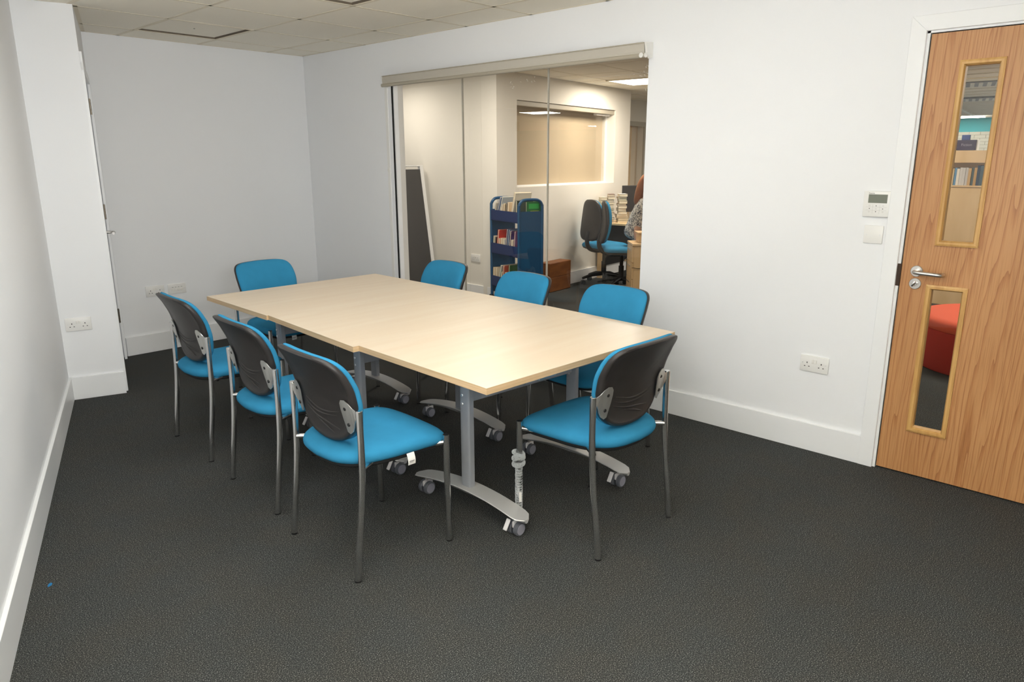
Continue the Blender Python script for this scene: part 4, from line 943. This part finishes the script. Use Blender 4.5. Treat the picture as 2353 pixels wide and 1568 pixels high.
skin_mesh('trousers', [[((-.03, 0, .575), .135), ((.08, .11, .58), .095), ((.41, .125, .580), .070), ((.44, .125, .49), .062), ((.42, .125, .28), .056), ((.41, .125, .10), .048)],
        [((-.03, 0, .575), .135), ((.08, -.11, .58), .095), ((.41, -.125, .580), .070), ((.44, -.125, .49), .062), ((.42, -.125, .28), .056), ((.41, -.125, .10), .048)]], 'trousers', pe)
for s in (-1, 1): skin_mesh('shoe', [[((.39, s*.122, .045), .036), ((.46, s*.122, .036), .034), ((.53, s*.122, .030), .028)]], 'black', pe, 2)
skin_mesh('hair', [[((.165, 0, 1.335), .075), ((.125, 0, 1.30), .092), ((.10, 0, 1.22), .085), ((.065, 0, 1.13), .070), ((.035, 0, 1.04), .055), ((.02, 0, .98), .030)],
        [((.125, 0, 1.30), .092), ((.165, .06, 1.27), .045), ((.13, .08, 1.17), .042), ((.10, .08, 1.08), .030)],
        [((.125, 0, 1.30), .092), ((.165, -.06, 1.27), .045), ((.13, -.08, 1.17), .042), ((.10, -.08, 1.08), .030)]], 'hair', pe)
# ================================================================== LIBRARY beyond the oak door
po = thing('pouf_seat', 'round red felt drum seat with orange top outside the wooden door', 'seat', (2.55, -5.15, 0))
RP = .56
b = nb(); tube(b, [(0, 0, .004), (0, 0, .02), (0, 0, .29), (0, 0, .302)], [RP-.01, RP, RP, RP-.006], 64); obj('drum', b, 'red', po, ang=50)
b = nb(); tube(b, [(0, 0, .303), (0, 0, .315), (0, 0, .355), (0, 0, .378), (0, 0, .385)], [RP-.01, RP-.001, RP-.001, RP-.02, RP-.07], 64); obj('seat_pad', b, 'orange', po, ang=50)
bk = thing('bookcase', 'long low beech bookcase seen through the oak door glass', 'bookcase', (5.0, -4.9, 0))
b = nb(); box(b, -.02, 0, -1.4, 1.9, 0, 1.235); obj('front_panel', b, 'beech', bk, smooth=False)
b = nb(); box(b, -.03, .30, -1.4, 1.9, 1.236, 1.252); obj('shelf_board', b, 'beech', bk, smooth=False)
b = nb(); box(b, -.03, .30, -1.4, 1.9, 1.478, 1.60, r=.002, seg=1); obj('top_board', b, 'beech', bk, smooth=False)
b = nb(); box(b, .28, .30, -1.4, .42, 1.252, 1.478); box(b, .28, .30, .52, 1.9, 1.252, 1.478); box(b, .28, .30, -1.4, 1.9, 0, 1.236); obj('back_panel', b, 'tan', bk, smooth=False)
for y in (-1.4, 1.88): obj('end_panel', box(nb(), 0, .28, y, y+.02, 0, 1.478), 'beech', bk, smooth=False)
lib = [((110, 150, 190), .176), ((215, 190, 150), .170), ((95, 140, 175), .176), ((225, 215, 200), .168), ((205, 200, 195), .178), ((200, 195, 190), .176), ((190, 185, 180), .178), ((196, 160, 110), .172), ((70, 85, 85), .180), ((190, 150, 95), .178), ((40, 62, 84), .200), ((70, 90, 100), .196), ((205, 60, 80), .186), ((95, 125, 115), .176), ((50, 55, 75), .200), ((30, 90, 130), .205), ((200, 190, 170), .17), ((60, 60, 70), .18)]
DSC = ['pale blue', 'cream', 'sky blue', 'ivory', 'light grey', 'silver grey', 'mid grey', 'golden tan', 'slate grey', 'ochre', 'dark blue', 'steel blue', 'crimson', 'grey green', 'midnight', 'petrol blue', 'stone', 'charcoal']
y = -4.115
for k, (rgb, hh) in enumerate(lib):
    tx = random.uniform(.020, .028)
    o = book(None, (tx, .15, hh), rgb, (5.06, y, 1.2525), (0, 0, R(-90)), '%s book standing on the beech bookcase behind oak door' % DSC[k], 'book', 'library books in the beech bookcase')
    y -= tx+.0015
sg = thing('shelf_sign', 'dark purple sign reading Fiction on top of the beech bookcase', 'sign', (5.0, -4.235, 1.6))
b = nb(); box(b, .0, .012, -.078, .125, .004, .105, r=.001, seg=1); obj('sign_plate', b, 'purple', sg, smooth=False)
b = nb(); box(b, .012, .016, -.105, -.078, .004, .105); box(b, .012, .03, -.105, .12, 0, .004); obj('sign_holder', b, 'white', sg, smooth=False)
text('sign_lettering', 'Fiction', .036, 'signtext', sg, Matrix.Translation((-.0008, .055, .045)) @ Matrix.Rotation(R(-90), 4, 'Z') @ Matrix.Rotation(R(90), 4, 'X'))
# far library wall: aqua frieze over white brick
bm = nb(); box(bm, 16.0, 16.1, -9, 1.2, 2.125, H+.03); struct('trim_2', bm, 'aqua', smooth=False)
bm = nb(); box(bm, 16.0, 16.1, -9, 1.2, 0, 2.125); fwall = struct('wall_library', bm, 'mortar', smooth=False)
bb = nb(); box(bb, -.01, 0, -.107, .107, 0, .065); b0 = None
for r_ in range(7):
    for c_ in range(9):
        yy = -1.4-c_*.225-(.112 if r_ % 2 else 0); zz = 1.62+r_*.073
        if b0 is None: b0 = obj('brick', bb, 'brick', fwall, smooth=False); o = b0
        else: o = bpy.data.objects.new('brick', b0.data); COL.objects.link(o); o.parent = fwall
        o.location = (16.0, yy, zz)
bb = nb()
for r_ in range(22):
    for c_ in range(9): 
        yy = -1.4-c_*.225-(.112 if r_ % 2 else 0); box(bb, 15.99, 16.0, yy-.107, yy+.107, .01+r_*.073, .075+r_*.073)
obj('brickwork', bb, 'brick', fwall, smooth=False, kind='stuff')
cp_ = thing('dark_post', 'dark upright post behind the sign in the library', 'post', (15.6, -1.97, 0)); b = nb(); box(b, 0, .08, -.10, .06, 0, 2.05, r=.005); obj('post_shaft', b, 'navy', cp_, smooth=False)
# library ceiling grid, slot vents, light strip
bm = nb()
for k in range(26): bar((3.2+k*.5, -9), (3.2+k*.5, 1), .03)
for y in (-5.4, -4.2, -3.0, -1.8): bar((3.2, y-.6), (16, y+.9), .06)
obj('library_grid', bm, 'whiteb', ceil, smooth=False, kind='stuff')
def slotvent(x, y, lab):
    t = thing('ceiling_vent', lab, 'vent', (x, y, H-.012))
    obj('vent_frame', box(nb(), -.30, .30, -.42, .42, 0, .006), 'hub', t, smooth=False)
    s0 = None
    for k in range(9):
        if s0 is None: s0 = obj('slat', box(nb(), -.25, .25, -.022, .022, -.008, 0), 'whiteb', t, smooth=False); o = s0
        else: o = s0.copy(); COL.objects.link(o)
        o.location = (0, -.36+k*.09, 0); o.rotation_euler = (0, 0, R(12))
slotvent(7.05, -3.95, 'slatted air vent in library ceiling nearest the oak door'); slotvent(9.7, -3.35, 'slatted air vent farther back in library ceiling')
ll = thing('ceiling_light', 'bright strip light in library ceiling in front of the aqua frieze', 'light', (15.1, -1.75, H-.004)); obj('diffuser', box(nb(), -.3, .3, -.6, .35, -.012, 0), 'lightp', ll, smooth=False)
